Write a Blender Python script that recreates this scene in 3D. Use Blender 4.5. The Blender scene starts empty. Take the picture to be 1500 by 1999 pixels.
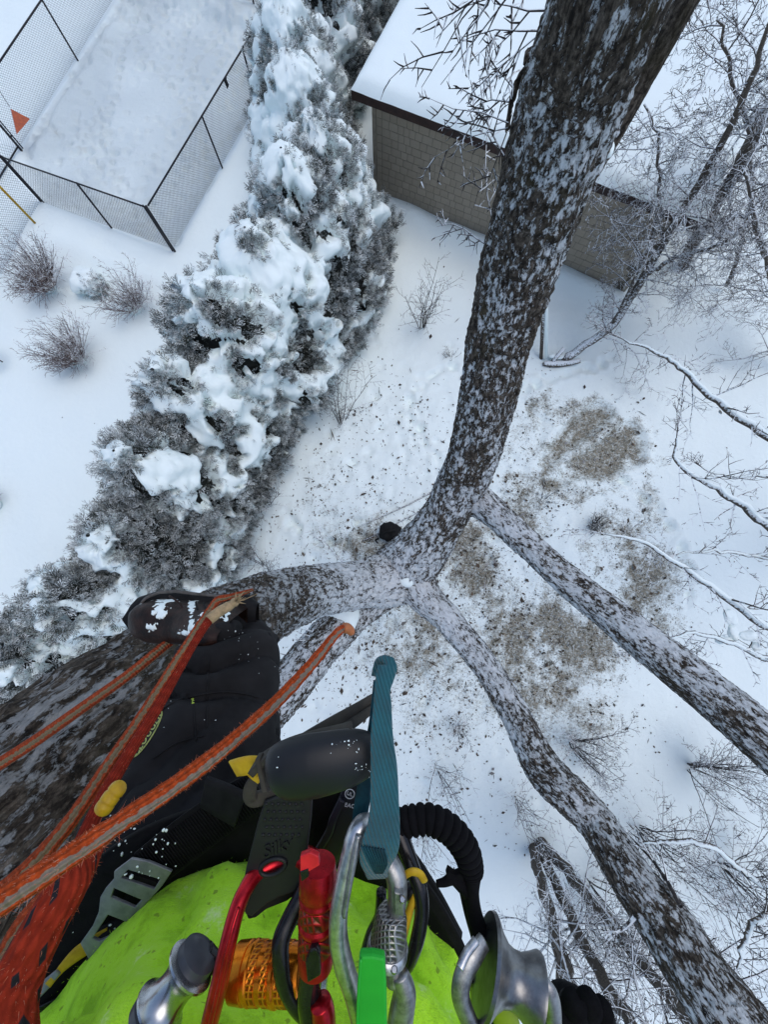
import bpy, bmesh, math, random
import numpy as np
from mathutils import Vector, Matrix

random.seed(7)
rng = np.random.default_rng(7)
SC = bpy.context.scene
COL = SC.collection

# ------------------------------------------------------------------ camera
CAM_H = 9.6                      # camera height above the snow, metres
TILT = math.radians(9.82)        # how far the lens is tipped away from straight down
FPX = 751.0                      # focal length measured in the 1500 px wide photograph
cam_d = bpy.data.cameras.new('camera')
cam = bpy.data.objects.new('camera', cam_d)
COL.objects.link(cam)
cam.location = (0, 0, CAM_H)
cam.rotation_euler = (TILT, 0, 0)
cam_d.sensor_fit = 'VERTICAL'
cam_d.sensor_height = 36.0
cam_d.lens = 36.0 * FPX / 1999.0
cam_d.clip_start = 0.02
cam_d.clip_end = 2000
SC.camera = cam

# ------------------------------------------------------------------ world, sun, exposure
SUN_EL, SUN_AZ = math.radians(74), math.radians(75)     # azimuth from +Y
world = bpy.data.worlds.new('World')
SC.world = world
world.use_nodes = True
wn = world.node_tree.nodes
wl = world.node_tree.links
wn.clear()
sky = wn.new('ShaderNodeTexSky')
sky.sky_type = 'NISHITA'
sky.sun_disc = False
sky.sun_elevation = SUN_EL
sky.sun_rotation = SUN_AZ
sky.air_density = 1.0
sky.dust_density = 1.6
sky.ozone_density = 0.2
bg = wn.new('ShaderNodeBackground')
bg.inputs['Strength'].default_value = 0.13
wo = wn.new('ShaderNodeOutputWorld')
wl.new(sky.outputs['Color'], bg.inputs['Color'])
wl.new(bg.outputs['Background'], wo.inputs['Surface'])
sun_d = bpy.data.lights.new('sun', 'SUN')
sun = bpy.data.objects.new('sun', sun_d)
COL.objects.link(sun)
sun_d.energy = 0.55
sun_d.angle = math.radians(50)
sun_d.color = (1.0, 0.965, 0.92)
sdir = Vector((math.sin(SUN_AZ) * math.cos(SUN_EL), math.cos(SUN_AZ) * math.cos(SUN_EL), math.sin(SUN_EL)))
sun.rotation_euler = sdir.to_track_quat('Z', 'Y').to_euler()
SC.view_settings.view_transform = 'Standard'
SC.view_settings.look = 'None'
SC.view_settings.gamma = 1.0
SC.view_settings.use_curve_mapping = False
SC.view_settings.exposure = 0.53
SC.cycles.use_denoising = True
SC.cycles.max_bounces = 6
SC.cycles.diffuse_bounces = 4

# ------------------------------------------------------------------ measuring helpers
_c, _s = math.cos(TILT), math.sin(TILT)
RCAM = np.array([[1, 0, 0], [0, _c, -_s], [0, _s, _c]])
CPOS = np.array([0, 0, CAM_H])

def ray(px, py):
    return RCAM @ np.array([(px - 750) / FPX, (999.5 - py) / FPX, -1.0])

def G(px, py, z=0.0):
    """the point at height z that was sighted at photograph position px, py"""
    d = ray(px, py)
    return CPOS + d * ((z - CAM_H) / d[2])

def C(px, py, dist):
    """the point sighted at px, py that lies dist metres down the lens axis"""
    return CPOS + ray(px, py) * dist

def W2(w, dist):
    return w * dist / FPX

# ------------------------------------------------------------------ noise
_perm = np.random.default_rng(3).permutation(256)
_perm = np.concatenate([_perm, _perm, _perm])
_grad = np.random.default_rng(4).normal(size=(256, 3))
_grad /= np.linalg.norm(_grad, axis=1)[:, None]

def pn(P, seed=0):
    P = np.asarray(P, float) + seed * 17.31
    i = np.floor(P).astype(int)
    f = P - i
    u = f * f * f * (f * (f * 6 - 15) + 10)
    i &= 255
    r = 0
    for dx in (0, 1):
        for dy in (0, 1):
            for dz in (0, 1):
                h = _perm[_perm[_perm[(i[:, 0] + dx) & 255] + ((i[:, 1] + dy) & 255)] + ((i[:, 2] + dz) & 255)]
                g = _grad[h]
                d = f - np.array([dx, dy, dz])
                w = (u[:, 0] if dx else 1 - u[:, 0]) * (u[:, 1] if dy else 1 - u[:, 1]) * (u[:, 2] if dz else 1 - u[:, 2])
                r = r + w * np.einsum('ij,ij->i', g, d)
    return r * 1.5

def fbm(P, oct=4, seed=0):
    r = 0; a = 1.0; P = np.asarray(P, float)
    for k in range(oct):
        r = r + a * pn(P, seed + k); P = P * 2.03; a *= 0.5
    return r

def sstep(a, b, x):
    t = np.clip((x - a) / (b - a), 0, 1)
    return t * t * (3 - 2 * t)

# ------------------------------------------------------------------ mesh helpers
def make_mesh(name, V, quads=None, tris=None, attrs=None, smooth=True):
    me = bpy.data.meshes.new(name)
    V = np.asarray(V, dtype=np.float32).reshape(-1, 3)
    loops, starts, n = [], [], 0
    if quads is not None and len(quads):
        q = np.asarray(quads, dtype=np.int32).reshape(-1, 4)
        loops.append(q.ravel()); starts.append(np.arange(len(q)) * 4); n = len(q) * 4
    if tris is not None and len(tris):
        t = np.asarray(tris, dtype=np.int32).reshape(-1, 3)
        loops.append(t.ravel()); starts.append(n + np.arange(len(t)) * 3)
    lp = np.concatenate(loops).astype(np.int32); st = np.concatenate(starts).astype(np.int32)
    me.vertices.add(len(V)); me.vertices.foreach_set('co', V.ravel())
    me.loops.add(len(lp)); me.loops.foreach_set('vertex_index', lp)
    me.polygons.add(len(st)); me.polygons.foreach_set('loop_start', st)
    me.update(calc_edges=True)
    me.polygons.foreach_set('use_smooth', np.full(len(st), bool(smooth)))
    for k, v in (attrs or {}).items():
        v = np.asarray(v, dtype=np.float32)
        if v.ndim == 1:
            a = me.attributes.new(k, 'FLOAT', 'POINT'); a.data.foreach_set('value', v)
        else:
            a = me.attributes.new(k, 'FLOAT_VECTOR', 'POINT'); a.data.foreach_set('vector', v.ravel())
    me.validate()
    return me

class MB:
    """collects shapes for ONE mesh object"""
    def __init__(s):
        s.V, s.Q, s.T, s.A, s.n = [], [], [], [], 0
    def add(s, V, quads=None, tris=None, a=None):
        V = np.asarray(V, float).reshape(-1, 3)
        if quads is not None and len(quads): s.Q.append(np.asarray(quads, int).reshape(-1, 4) + s.n)
        if tris is not None and len(tris): s.T.append(np.asarray(tris, int).reshape(-1, 3) + s.n)
        s.V.append(V)
        if a is None: a = np.zeros(len(V))
        s.A.append(np.broadcast_to(np.asarray(a, float), (len(V),)) if np.ndim(a) < 2 else a)
        s.n += len(V)
    def tube(s, pts, rad, seg=6, cap=True, a=None, flat=None, up=None):
        """swept tube; flat=(wide, thin) multiplies the two section axes; up fixes the section direction"""
        P = np.asarray(pts, float); n = len(P)
        R = np.broadcast_to(np.asarray(rad, float), (n,))
        T = np.gradient(P, axis=0)
        T /= np.linalg.norm(T, axis=1)[:, None] + 1e-12
        if up is None:
            u0 = np.cross(T[0], [0, 0, 1.0])
            if np.linalg.norm(u0) < 1e-3: u0 = np.cross(T[0], [1.0, 0, 0])
            us = [u0 / np.linalg.norm(u0)]
            for k in range(1, n):
                u = us[-1] - T[k] * np.dot(us[-1], T[k])
                us.append(u / (np.linalg.norm(u) + 1e-12))
            U = np.array(us)
        else:
            U = np.cross(T, np.asarray(up, float)); U /= np.linalg.norm(U, axis=1)[:, None] + 1e-12
        B = np.cross(T, U)
        ang = np.arange(seg) / seg * 2 * math.pi
        if seg == 4: ang = ang + math.pi / 4
        fw, ft = flat if flat else (1, 1)
        V = (P[:, None] + R[:, None, None] * (np.cos(ang)[None, :, None] * U[:, None] * fw + np.sin(ang)[None, :, None] * B[:, None] * ft))
        idx = np.arange(n * seg).reshape(n, seg)
        q = np.stack([idx[:-1], np.roll(idx[:-1], -1, 1), np.roll(idx[1:], -1, 1), idx[1:]], -1).reshape(-1, 4)
        V = V.reshape(-1, 3)
        tris = []
        if cap:
            V = np.vstack([V, P[0], P[-1]])
            b0, b1 = n * seg, n * seg + 1
            for k in range(seg):
                tris.append((b0, (k + 1) % seg, k))
                tris.append((b1, (n - 1) * seg + k, (n - 1) * seg + (k + 1) % seg))
        aa = None
        if a is not None:
            aa = np.repeat(np.broadcast_to(np.asarray(a, float), (n,)), seg)
            if cap: aa = np.concatenate([aa, [aa[0], aa[-1]]])
        s.add(V, q, tris if tris else None, aa)
        return s
    def box(s, lo, hi, M=None):
        lo = np.asarray(lo, float); hi = np.asarray(hi, float)
        v = np.array([[x, y, z] for z in (0, 1) for y in (0, 1) for x in (0, 1)], float) * (hi - lo) + lo
        if M is not None: v = v @ np.asarray(M)[:3, :3].T + np.asarray(M)[:3, 3]
        s.add(v, [(0, 2, 3, 1), (4, 5, 7, 6), (0, 1, 5, 4), (2, 6, 7, 3), (0, 4, 6, 2), (1, 3, 7, 5)])
        return s
    def bar(s, a, b, w, h, up=(0, 0, 1)):
        a = np.asarray(a, float); b = np.asarray(b, float)
        t = b - a; L = np.linalg.norm(t); t = t / L
        u = np.cross(np.asarray(up, float), t); u /= np.linalg.norm(u)
        v = np.cross(t, u)
        M = np.eye(4); M[:3, 0] = t; M[:3, 1] = u; M[:3, 2] = v; M[:3, 3] = a
        return s.box((0, -w / 2, -h / 2), (L, w / 2, h / 2), M)
    def build(s, name, mat, parent=None, smooth=True, attr=None, kind=None, label=None):
        V = np.vstack(s.V)
        Q = np.vstack(s.Q) if s.Q else None
        T = np.vstack(s.T) if s.T else None
        at = {attr: np.concatenate(s.A)} if attr else None
        me = make_mesh(name, V, Q, T, at, smooth)
        return link(name, me, mat, parent, kind, label)

def link(name, me, mat, parent=None, kind=None, label=None):
    o = bpy.data.objects.new(name, me)
    COL.objects.link(o)
    if mat is not None:
        me.materials.clear(); me.materials.append(mat)
    if parent is not None:
        o.parent = parent
        w = Vector((0, 0, 0)); p = parent
        while p is not None:
            w += p.location; p = p.parent
        o.location = -w          # vertices are given in world metres
    if kind: o['kind'] = kind
    if label: o['label'] = label
    return o

def thing(name, label, cat, loc=(0, 0, 0), group=None):
    o = bpy.data.objects.new(name, None)
    COL.objects.link(o)
    o.empty_display_size = 0.1
    o.location = tuple(float(x) for x in loc)
    return tag(o, label, cat, group)

def tag(o, label, cat, group=None, kind=None):
    o['label'] = label
    o['category'] = cat
    if group: o['group'] = group
    if kind: o['kind'] = kind
    return o

def spline(pts, n):
    """Catmull-Rom through rows of any width"""
    P = np.asarray(pts, float)
    P = np.vstack([2 * P[0] - P[1], P, 2 * P[-1] - P[-2]])
    m = len(P) - 3
    t = np.linspace(0, m, n); i = np.minimum(t.astype(int), m - 1); f = (t - i)[:, None]
    a, b, c, d = P[i], P[i + 1], P[i + 2], P[i + 3]
    return 0.5 * (2 * b + (c - a) * f + (2 * a - 5 * b + 4 * c - d) * f ** 2 + (3 * b - a - 3 * c + d) * f ** 3)

# ------------------------------------------------------------------ material helpers
class NT:
    def __init__(s, name):
        s.m = bpy.data.materials.new(name); s.m.use_nodes = True
        s.t = s.m.node_tree; s.t.nodes.clear()
        s.out = s.n('ShaderNodeOutputMaterial'); s.b = s.n('ShaderNodeBsdfPrincipled')
        s.l(s.b.outputs[0], s.out.inputs[0])
    def n(s, typ, **kw):
        x = s.t.nodes.new(typ)
        for k, v in kw.items(): setattr(x, k, v)
        return x
    def l(s, a, b): s.t.links.new(a, b)
    def val(s, sock, v):
        if hasattr(v, 'is_linked') or isinstance(v, bpy.types.NodeSocket): s.l(v, sock)
        else: sock.default_value = v
    def coord(s, attr=None):
        if attr:
            x = s.n('ShaderNodeAttribute'); x.attribute_name = attr; return x
        return s.n('ShaderNodeTexCoord').outputs['Object']
    def noise(s, vec, scale, detail=4, rough=0.55, dist=0.0):
        x = s.n('ShaderNodeTexNoise'); s.l(vec, x.inputs['Vector'])
        x.inputs['Scale'].default_value = scale; x.inputs['Detail'].default_value = detail
        x.inputs['Roughness'].default_value = rough; x.inputs['Distortion'].default_value = dist
        return x.outputs['Fac']
    def math(s, op, a, b=0.0, clamp=False):
        x = s.n('ShaderNodeMath'); x.operation = op; x.use_clamp = clamp
        s.val(x.inputs[0], a); s.val(x.inputs[1], b); return x.outputs[0]
    def ramp(s, fac, stops):
        x = s.n('ShaderNodeValToRGB'); s.l(fac, x.inputs[0])
        e = x.color_ramp.elements
        while len(e) < len(stops): e.new(0.5)
        for k, (p, c) in enumerate(stops):
            e[k].position = p
            e[k].color = (c, c, c, 1) if np.isscalar(c) else (*c, 1)
        return x.outputs[0]
    def mix(s, f, a, b):
        x = s.n('ShaderNodeMix'); x.data_type = 'RGBA'
        s.val(x.inputs[0], f)
        s.val(x.inputs[6], (*a, 1) if isinstance(a, tuple) else a)
        s.val(x.inputs[7], (*b, 1) if isinstance(b, tuple) else b)
        return x.outputs[2]
    def vmul(s, vec, v):
        x = s.n('ShaderNodeVectorMath'); x.operation = 'MULTIPLY'; s.l(vec, x.inputs[0]); x.inputs[1].default_value = v
        return x.outputs[0]
    def sep(s, vec):
        x = s.n('ShaderNodeSeparateXYZ'); s.l(vec, x.inputs[0]); return x.outputs
    def bump(s, h, strength=0.4, dist=0.01):
        x = s.n('ShaderNodeBump'); s.l(h, x.inputs['Height'])
        x.inputs['Strength'].default_value = strength; x.inputs['Distance'].default_value = dist
        s.l(x.outputs[0], s.b.inputs['Normal'])
    def col(s, c): s.val(s.b.inputs['Base Color'], (*c, 1) if isinstance(c, tuple) else c)
    def set(s, **kw):
        for k, v in kw.items(): s.val(s.b.inputs[k.replace('_', ' ')], v)
        return s

SNOW = (0.82, 0.915, 0.905)

def simple(name, c1, c2=None, scale=20.0, rough=0.6, metal=0.0, bump=0.0, bscale=None, bdist=0.002, lo=0.35, hi=0.65, coat=0.0, sheen=0.0, spec=0.3):
    m = NT(name)
    v = m.coord()
    if c2 is None: c2 = tuple(x * 0.75 for x in c1)
    f = m.noise(v, scale, 5, 0.6)
    m.col(m.ramp(f, [(lo, c2), (hi, c1)]))
    m.set(Roughness=rough, Metallic=metal, Coat_Weight=coat, Sheen_Weight=sheen, Specular_IOR_Level=spec)
    if bump: m.bump(m.noise(v, bscale or scale * 3, 4), bump, bdist)
    return m.m

def frosted(name, wood, frost=0.55, scale=60.0):
    """twig bark with rime lying on the faces that look up"""
    m = NT(name)
    geo = m.n('ShaderNodeNewGeometry')
    nz = m.sep(geo.outputs['Normal'])[2]
    f = m.noise(m.coord(), scale, 3, 0.6)
    k = m.math('ADD', m.math('MULTIPLY', nz, 0.45), m.math('MULTIPLY', f, 1.1))
    k = m.ramp(k, [(1.0 - frost, 0.0), (1.18 - frost, 1.0)])
    w2 = m.ramp(m.noise(m.coord(), scale * 1.7, 5, 0.7), [(0.35, tuple(x * 0.45 for x in wood)), (0.62, tuple(x * 1.45 for x in wood))])
    m.col(m.mix(k, w2, (0.76, 0.81, 0.83)))
    m.set(Roughness=0.85, Specular_IOR_Level=0.15)
    return m.m

# ================================================================== materials of the place
def ground_material():
    m = NT('snow_ground')
    v = m.coord()
    bare = m.coord('bare').outputs['Fac']
    tramp = m.coord('tramp').outputs['Fac']
    n1 = m.noise(v, 12.0, 8, 0.72)
    n2 = m.noise(v, 34.0, 4, 0.6)
    k = m.math('ADD', m.math('ADD', bare, m.math('MULTIPLY', n1, 0.9)), m.math('MULTIPLY', n2, 0.62))
    k = m.ramp(m.math('MULTIPLY', k, 0.46), [(0.48, 0.0), (0.63, 0.88)])
    soil = m.ramp(m.noise(v, 22.0, 5, 0.65), [(0.35, (0.05, 0.034, 0.018)), (0.5, (0.12, 0.098, 0.045)), (0.66, (0.22, 0.16, 0.09))])
    snow = m.mix(tramp, SNOW, (0.60, 0.685, 0.70))
    m.col(m.mix(k, snow, soil))
    m.set(Roughness=0.75)
    h = m.math('ADD', m.noise(v, 7.0, 5, 0.6), m.math('MULTIPLY', m.noise(v, 60.0, 3), 0.25))
    h = m.math('ADD', h, m.math('MULTIPLY', m.coord('rough').outputs['Fac'], m.math('MULTIPLY', m.noise(v, 6.5, 6, 0.75), 3.0)))
    m.bump(h, 0.5, 0.04)
    return m.m

def snow_material(name='snow', bump=0.25):
    m = NT(name)
    v = m.coord()
    m.col(SNOW)
    m.set(Roughness=0.7)
    m.bump(m.noise(v, 25.0, 5, 0.6), bump, 0.015)
    return m.m

M_GROUND = ground_material()
M_SNOW = snow_material()
M_FENCE = simple('fence_black', (0.022, 0.023, 0.028), (0.013, 0.013, 0.016), 30, 0.5)
M_WIRE = simple('fence_wire', (0.045, 0.048, 0.055), (0.02, 0.022, 0.028), 14, 0.5)
M_YELLOW_POLE = simple('pole_yellow', (0.50, 0.31, 0.02), (0.38, 0.22, 0.015), 8, 0.5)

# ================================================================== ground
WALL_A = np.array([-0.26, 11.22]); WALL_B = np.array([6.72, 7.93])
WALL_U = (WALL_B - WALL_A) / np.linalg.norm(WALL_B - WALL_A); WALL_L = np.linalg.norm(WALL_B - WALL_A)
WALL_IN = np.array([-WALL_U[1], WALL_U[0]])
FB, FD = np.array([-10.05, 10.88]), np.array([-6.05, 9.31])
FZ, FA, FL = np.array([-11.04, 12.83]), np.array([-9.79, 16.30]), np.array([-8.1, 21.0])
FR = np.array([-2.9, 17.05]); FR2 = np.array([-1.35, 21.0])

HEDGE = [(-0.6, 18.6, 3.4, 1.35), (-1.2, 16.7, 3.5, 1.4), (-1.85, 14.75, 3.5, 1.45), (-2.3, 12.8, 3.3, 1.4), (-2.05, 10.95, 3.2, 1.5),
         (-1.45, 9.15, 3.3, 1.65), (-1.85, 7.6, 3.8, 1.75), (-2.5, 6.2, 3.6, 1.75), (-3.25, 4.85, 3.8, 1.7), (-3.9, 3.45, 3.5, 1.6),
         (-4.4, 2.05, 3.5, 1.5), (-4.85, 0.7, 3.2, 1.45), (-5.55, -0.4, 3.2, 1.45), (-6.4, -1.35, 3.1, 1.4), (-7.25, -2.3, 3.2, 1.35)]

def in_poly(X, Y, poly):
    inside = np.zeros(X.shape, bool); n = len(poly)
    for i in range(n):
        x0, y0 = poly[i]; x1, y1 = poly[(i + 1) % n]
        c = ((y0 > Y) != (y1 > Y)) & (X < (x1 - x0) * (Y - y0) / (y1 - y0 + 1e-12) + x0)
        inside ^= c
    return inside

def blur2(A, k):
    for ax in (0, 1):
        for _ in range(k):
            A = (np.roll(A, 1, ax) + 2 * A + np.roll(A, -1, ax)) / 4
    return A

def axis(lo, hi, step, far):
    core = np.arange(lo, hi + 1e-6, step)
    g = step * 1.6 ** np.arange(1, 40); g = np.cumsum(g); g = g[g < far]
    return np.concatenate([lo - g[::-1], core, hi + g])

gx = axis(-13.6, 13.6, 0.074, 300.0)
gy = axis(-10.2, 20.6, 0.074, 300.0)
GX, GY = np.meshgrid(gx, gy)
shp = GX.shape
flatP = np.stack([GX.ravel(), GY.ravel(), np.zeros(GX.size)], 1)
core = ((np.abs(GX) < 13.7) & (GY > -10.3) & (GY < 20.7)).astype(float)
Z = 0.10 * pn(flatP * 0.35, 1).reshape(shp) + 0.03 * pn(flatP * 1.3, 2).reshape(shp)
rough_zone = np.exp(-(((GX - 1.0) / 4.2) ** 2 + ((GY - 0.3) / 4.6) ** 2))
Z += rough_zone * (0.055 * fbm(flatP * 3.1, 3, 5).reshape(shp) + 0.05 * (1 - 2 * np.abs(pn(flatP * 1.6, 61))).reshape(shp) + 0.03 * (1 - 2 * np.abs(pn(flatP * 4.2, 62))).reshape(shp))
court = in_poly(GX, GY, [FB + (0.05, 0.1), FD, FR, FR2, FL, FA, FZ]).astype(float)
courtS = blur2(court, 4)
# berms shoved against the court fence
def seg_dist(X, Y, a, b):
    a = np.asarray(a); b = np.asarray(b); d = b - a; L = d @ d
    t = np.clip(((X - a[0]) * d[0] + (Y - a[1]) * d[1]) / L, 0, 1)
    return np.hypot(X - a[0] - t * d[0], Y - a[1] - t * d[1]), t
off = np.array([0.55, -0.15])
for a, b, hgt, w in ((FZ + off, FL + off, 0.22, 0.28), (FL + (0.2, -1.3), FR + (0.1, 0.1), 0.34, 0.42)):
    d, t = seg_dist(GX, GY, a, b)
    lump = 0.75 + 0.5 * pn(flatP * 1.9, 8).reshape(shp)
    Z += hgt * lump * np.exp(-(d / w) ** 2)
Z -= 0.10 * courtS
# footprints: many in the court, some round the tree, two tracks
dents = []
rr = np.random.default_rng(11)
while len(dents) < 1500:
    x, y = rr.uniform(-11, -2), rr.uniform(9.3, 20)
    if pn(np.array([[x * 0.5, y * 0.5, 3.0]]), 2)[0] > rr.uniform(-0.6, 0.45):
        dents.append((x, y, rr.uniform(0.05, 0.14), rr.uniform(0.02, 0.09), True))
for _ in range(14):
    x, y = rr.uniform(-9, -4), rr.uniform(10.5, 17); a = rr.uniform(0.6, 2.4)
    for k in range(18):
        dents.append((x, y, 0.085, 0.11, True)); x += 0.35 * math.cos(a); y += 0.35 * math.sin(a); a += rr.normal(0, 0.12)
for _ in range(420):
    x, y = rr.normal(0.6, 2.3), rr.normal(0.4, 2.8)
    dents.append((x, y, rr.uniform(0.06, 0.15), rr.uniform(0.02, 0.07), False))
for pts in ([(905, 705), (825, 745), (800, 800), (815, 850), (870, 900)], [(1000, 760), (1080, 740), (1200, 700)], [(560, 1010), (640, 1060), (720, 1050)],
            [(1200, 930), (1280, 990), (1330, 1080), (1350, 1180)]):
    w = spline([G(*p)[:2] for p in pts], 26)
    for q in w: dents.append((q[0] + rr.normal(0, 0.08), q[1] + rr.normal(0, 0.08), rr.uniform(0.09, 0.15), rr.uniform(0.05, 0.11), False))
for x, y, r, dp, only in dents:
    i0, i1 = np.searchsorted(gx, [x - 2.6 * r, x + 2.6 * r]); j0, j1 = np.searchsorted(gy, [y - 2.6 * r, y + 2.6 * r])
    if i1 <= i0 or j1 <= j0: continue
    q = np.hypot(GX[j0:j1, i0:i1] - x, GY[j0:j1, i0:i1] - y) / r
    k = -np.exp(-q ** 2) + 0.35 * np.exp(-((q - 1.5) / 0.45) ** 2)
    if only: k = k * court[j0:j1, i0:i1]
    Z[j0:j1, i0:i1] += dp * k
# grooves and ledges: the rope trail by the bag and the cut edges of the pads
for pts, dp, w in (([(955, 905), (880, 945), (790, 985), (700, 1020), (670, 1060), (665, 1120)], -0.07, 0.06),
                   ([(890, 705), (840, 735), (815, 780), (820, 830)], -0.06, 0.07),
                   ([(1010, 770), (1060, 820), (1050, 870)], -0.08, 0.10)):
    w_ = [G(*p)[:2] for p in pts]
    for a, b in zip(w_[:-1], w_[1:]):
        d, t = seg_dist(GX, GY, a, b)
        Z += dp * np.exp(-(d / w) ** 2) * 0.8
pads = [[(1045, 915), (1100, 835), (1172, 780), (1207, 803), (1150, 850), (1085, 905)],
        [(1060, 965), (1110, 905), (1180, 860), (1232, 817), (1262, 850), (1258, 905), (1190, 925), (1110, 940)]]
padm = np.zeros(shp)
for pp in pads: padm = np.maximum(padm, in_poly(GX, GY, [G(*p)[:2] for p in pp]))
padm = blur2(padm.astype(float), 2)
Z -= 0.13 * padm
Z += 0.05 * np.exp(-((blur2(padm, 8) - 0.25) / 0.16) ** 2) * (padm < 0.5)
# drift along the shed wall
d, t = seg_dist(GX, GY, WALL_A - WALL_IN * 0.28, WALL_B - WALL_IN * 0.28)
Z += (0.16 + 0.05 * pn(flatP * 1.4, 21).reshape(shp)) * np.exp(-(d / 0.3) ** 2)
d2, t = seg_dist(GX, GY, WALL_A - WALL_IN * 1.1, WALL_B - WALL_IN * 1.1)
Z -= 0.05 * np.exp(-(d2 / 0.45) ** 2)
# well round the clump of trunks and a bank by the fence
for px, py, w, dp in ((1058, 1655, 0.38, -0.16), (1085, 1640, 0.6, 0.12), (790, 1120, 1.0, -0.05), (1100, 1075, 0.6, 0.13), (1140, 1120, 0.5, 0.1)):
    g = G(px, py)
    Z += dp * np.exp(-(((GX - g[0]) ** 2 + (GY - g[1]) ** 2) / w ** 2))
d, t = seg_dist(GX, GY, G(110, 470)[:2], G(330, 540)[:2])
Z += 0.14 * np.exp(-(d / 0.5) ** 2)
d, t = seg_dist(GX, GY, G(200, 480)[:2], G(400, 560)[:2])
Z -= 0.10 * np.exp(-(d / 0.22) ** 2)
Z *= core
# bare, wind-scoured turf and litter
bare = np.zeros(shp)
WX = GX + 0.55 * pn(flatP * 1.5, 71).reshape(shp) + 0.22 * pn(flatP * 4.0, 72).reshape(shp); WY = GY + 0.55 * pn(flatP * 1.5, 73).reshape(shp) + 0.22 * pn(flatP * 4.0, 74).reshape(shp)
for px, py, rx, ry, a in ((1210, 860, 45, 40, .62), (1140, 910, 70, 32, .5), (1075, 940, 36, 34, .5), (1150, 825, 45, 32, .46), (1050, 785, 22, 30, .45), (1245, 1120, 60, 62, .60),
                          (1280, 1150, 40, 60, .5), (1095, 1270, 85, 68, .60), (1130, 1380, 70, 70, .34), (915, 1090, 45, 60, .5), (1015, 1010, 40, 50, .42), (1255, 1000, 30, 40, .4),
                          (790, 1240, 80, 42, .44), (740, 1080, 50, 26, .36), (690, 880, 130, 120, .12), (850, 1350, 120, 120, .22), (960, 1230, 60, 80, .34), (1035, 840, 30, 50, .38), (1100, 1450, 60, 40, .3), (640, 1020, 60, 60, .2), (720, 1065, 60, 30, .42), (800, 1260, 90, 40, .42), (1200, 1180, 60, 40, .5), (1040, 900, 30, 60, .42), (1180, 1270, 60, 50, .42), (1020, 1330, 70, 60, .42)):
    g = G(px, py)
    k = (CAM_H / FPX) * 1.6
    bare = np.maximum(bare, (a + 0.05) * np.exp(-(((WX - g[0]) / (rx * k)) ** 2 + ((WY - g[1]) / (ry * k)) ** 2) ** 1.2 * 0.7))
bare += 0.18 * padm + 0.10 * rough_zone
bare *= np.clip(0.85 + 0.5 * pn(flatP * 1.1, 31).reshape(shp) + 0.45 * pn(flatP * 4.5, 32).reshape(shp), 0.1, 1.6)
bare = np.minimum(bare, 0.6)
Z -= 0.05 * np.clip(bare - 0.3, 0, 1)
ti = np.clip(0.85 * courtS * (0.9 + 0.6 * pn(flatP * 0.8, 40).reshape(shp)) + 0.05 * rough_zone, 0, 1)
rgh = np.clip(courtS + 0.5 * rough_zone, 0, 1)
ny, nx = shp
idx = np.arange(nx * ny).reshape(ny, nx)
gq = np.stack([idx[:-1, :-1], idx[:-1, 1:], idx[1:, 1:], idx[1:, :-1]], -1).reshape(-1, 4)
gme = make_mesh('ground', np.stack([GX.ravel(), GY.ravel(), Z.ravel()], 1), gq, None, {'bare': bare.ravel(), 'tramp': ti.ravel(), 'rough': rgh.ravel()})
ground = link('snow_ground', gme, M_GROUND, None, 'structure')

def gz(x, y):
    i = np.clip(np.searchsorted(gx, x), 1, nx - 1); j = np.clip(np.searchsorted(gy, y), 1, ny - 1)
    return Z[j, i]
def gbare(x, y):
    i = np.clip(np.searchsorted(gx, x), 1, nx - 1); j = np.clip(np.searchsorted(gy, y), 1, ny - 1)
    return bare[j, i]
def on_ground(px, py):
    p = G(px, py); p[2] = gz(p[0], p[1]); return p

# dead leaves lying on the snow, and grass standing through it
lv, lq, la = [], [], []
rl = np.random.default_rng(5)
k = 0
LN = pn(flatP * 1.7, 6).reshape(shp)
while k < 9000:
    x, y = (rl.normal(0.8, 3.0), rl.normal(0.0, 3.2)) if rl.random() < 0.75 else (rl.uniform(-3.5, 7), rl.uniform(-6, 6))
    if rl.random() > (0.055 + 1.7 * gbare(x, y)) * (1.0 + 1.2 * LN[min(ny - 1, np.searchsorted(gy, y)), min(nx - 1, np.searchsorted(gx, x))]): continue
    s = min(0.045, 0.010 * math.exp(rl.normal(0, 0.55))); a = rl.uniform(0, 6.28); z = gz(x, y) + 0.008
    ca, sa = math.cos(a), math.sin(a); L = s * (rl.uniform(1.0, 2.0) if rl.random() < 0.8 else rl.uniform(2.5, 4.5)); s = s * (1.0 if L < 3 * s else 0.35)
    t1, t2 = rl.normal(0, 0.35, 2)
    pts = [(-L, 0, 0), (0, -s, t1 * s), (L, 0, t2 * s), (0, s, -t1 * s * 0.5 + 0.25 * s)]
    lv += [(x + p[0] * ca - p[1] * sa, y + p[0] * sa + p[1] * ca, z + p[2] + 0.006) for p in pts]
    lq.append((4 * k, 4 * k + 1, 4 * k + 2, 4 * k + 3)); la += [rl.random()] * 4
    k += 1
m = NT('dead_leaves')
m.col(m.ramp(m.coord('tone').outputs['Fac'], [(0.0, (0.03, 0.022, 0.016)), (0.45, (0.06, 0.045, 0.03)), (0.7, (0.10, 0.065, 0.04)), (0.85, (0.05, 0.052, 0.028)), (1.0, (0.35, 0.35, 0.36))]))
m.set(Roughness=0.8)
M_LEAF = m.m
leaves = link('fallen_leaves', make_mesh('leaves', lv, lq, None, {'tone': la}, False), M_LEAF, None, 'stuff')
tag(leaves, 'dead brown leaves scattered over the snow round the big tree', 'leaves')

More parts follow.
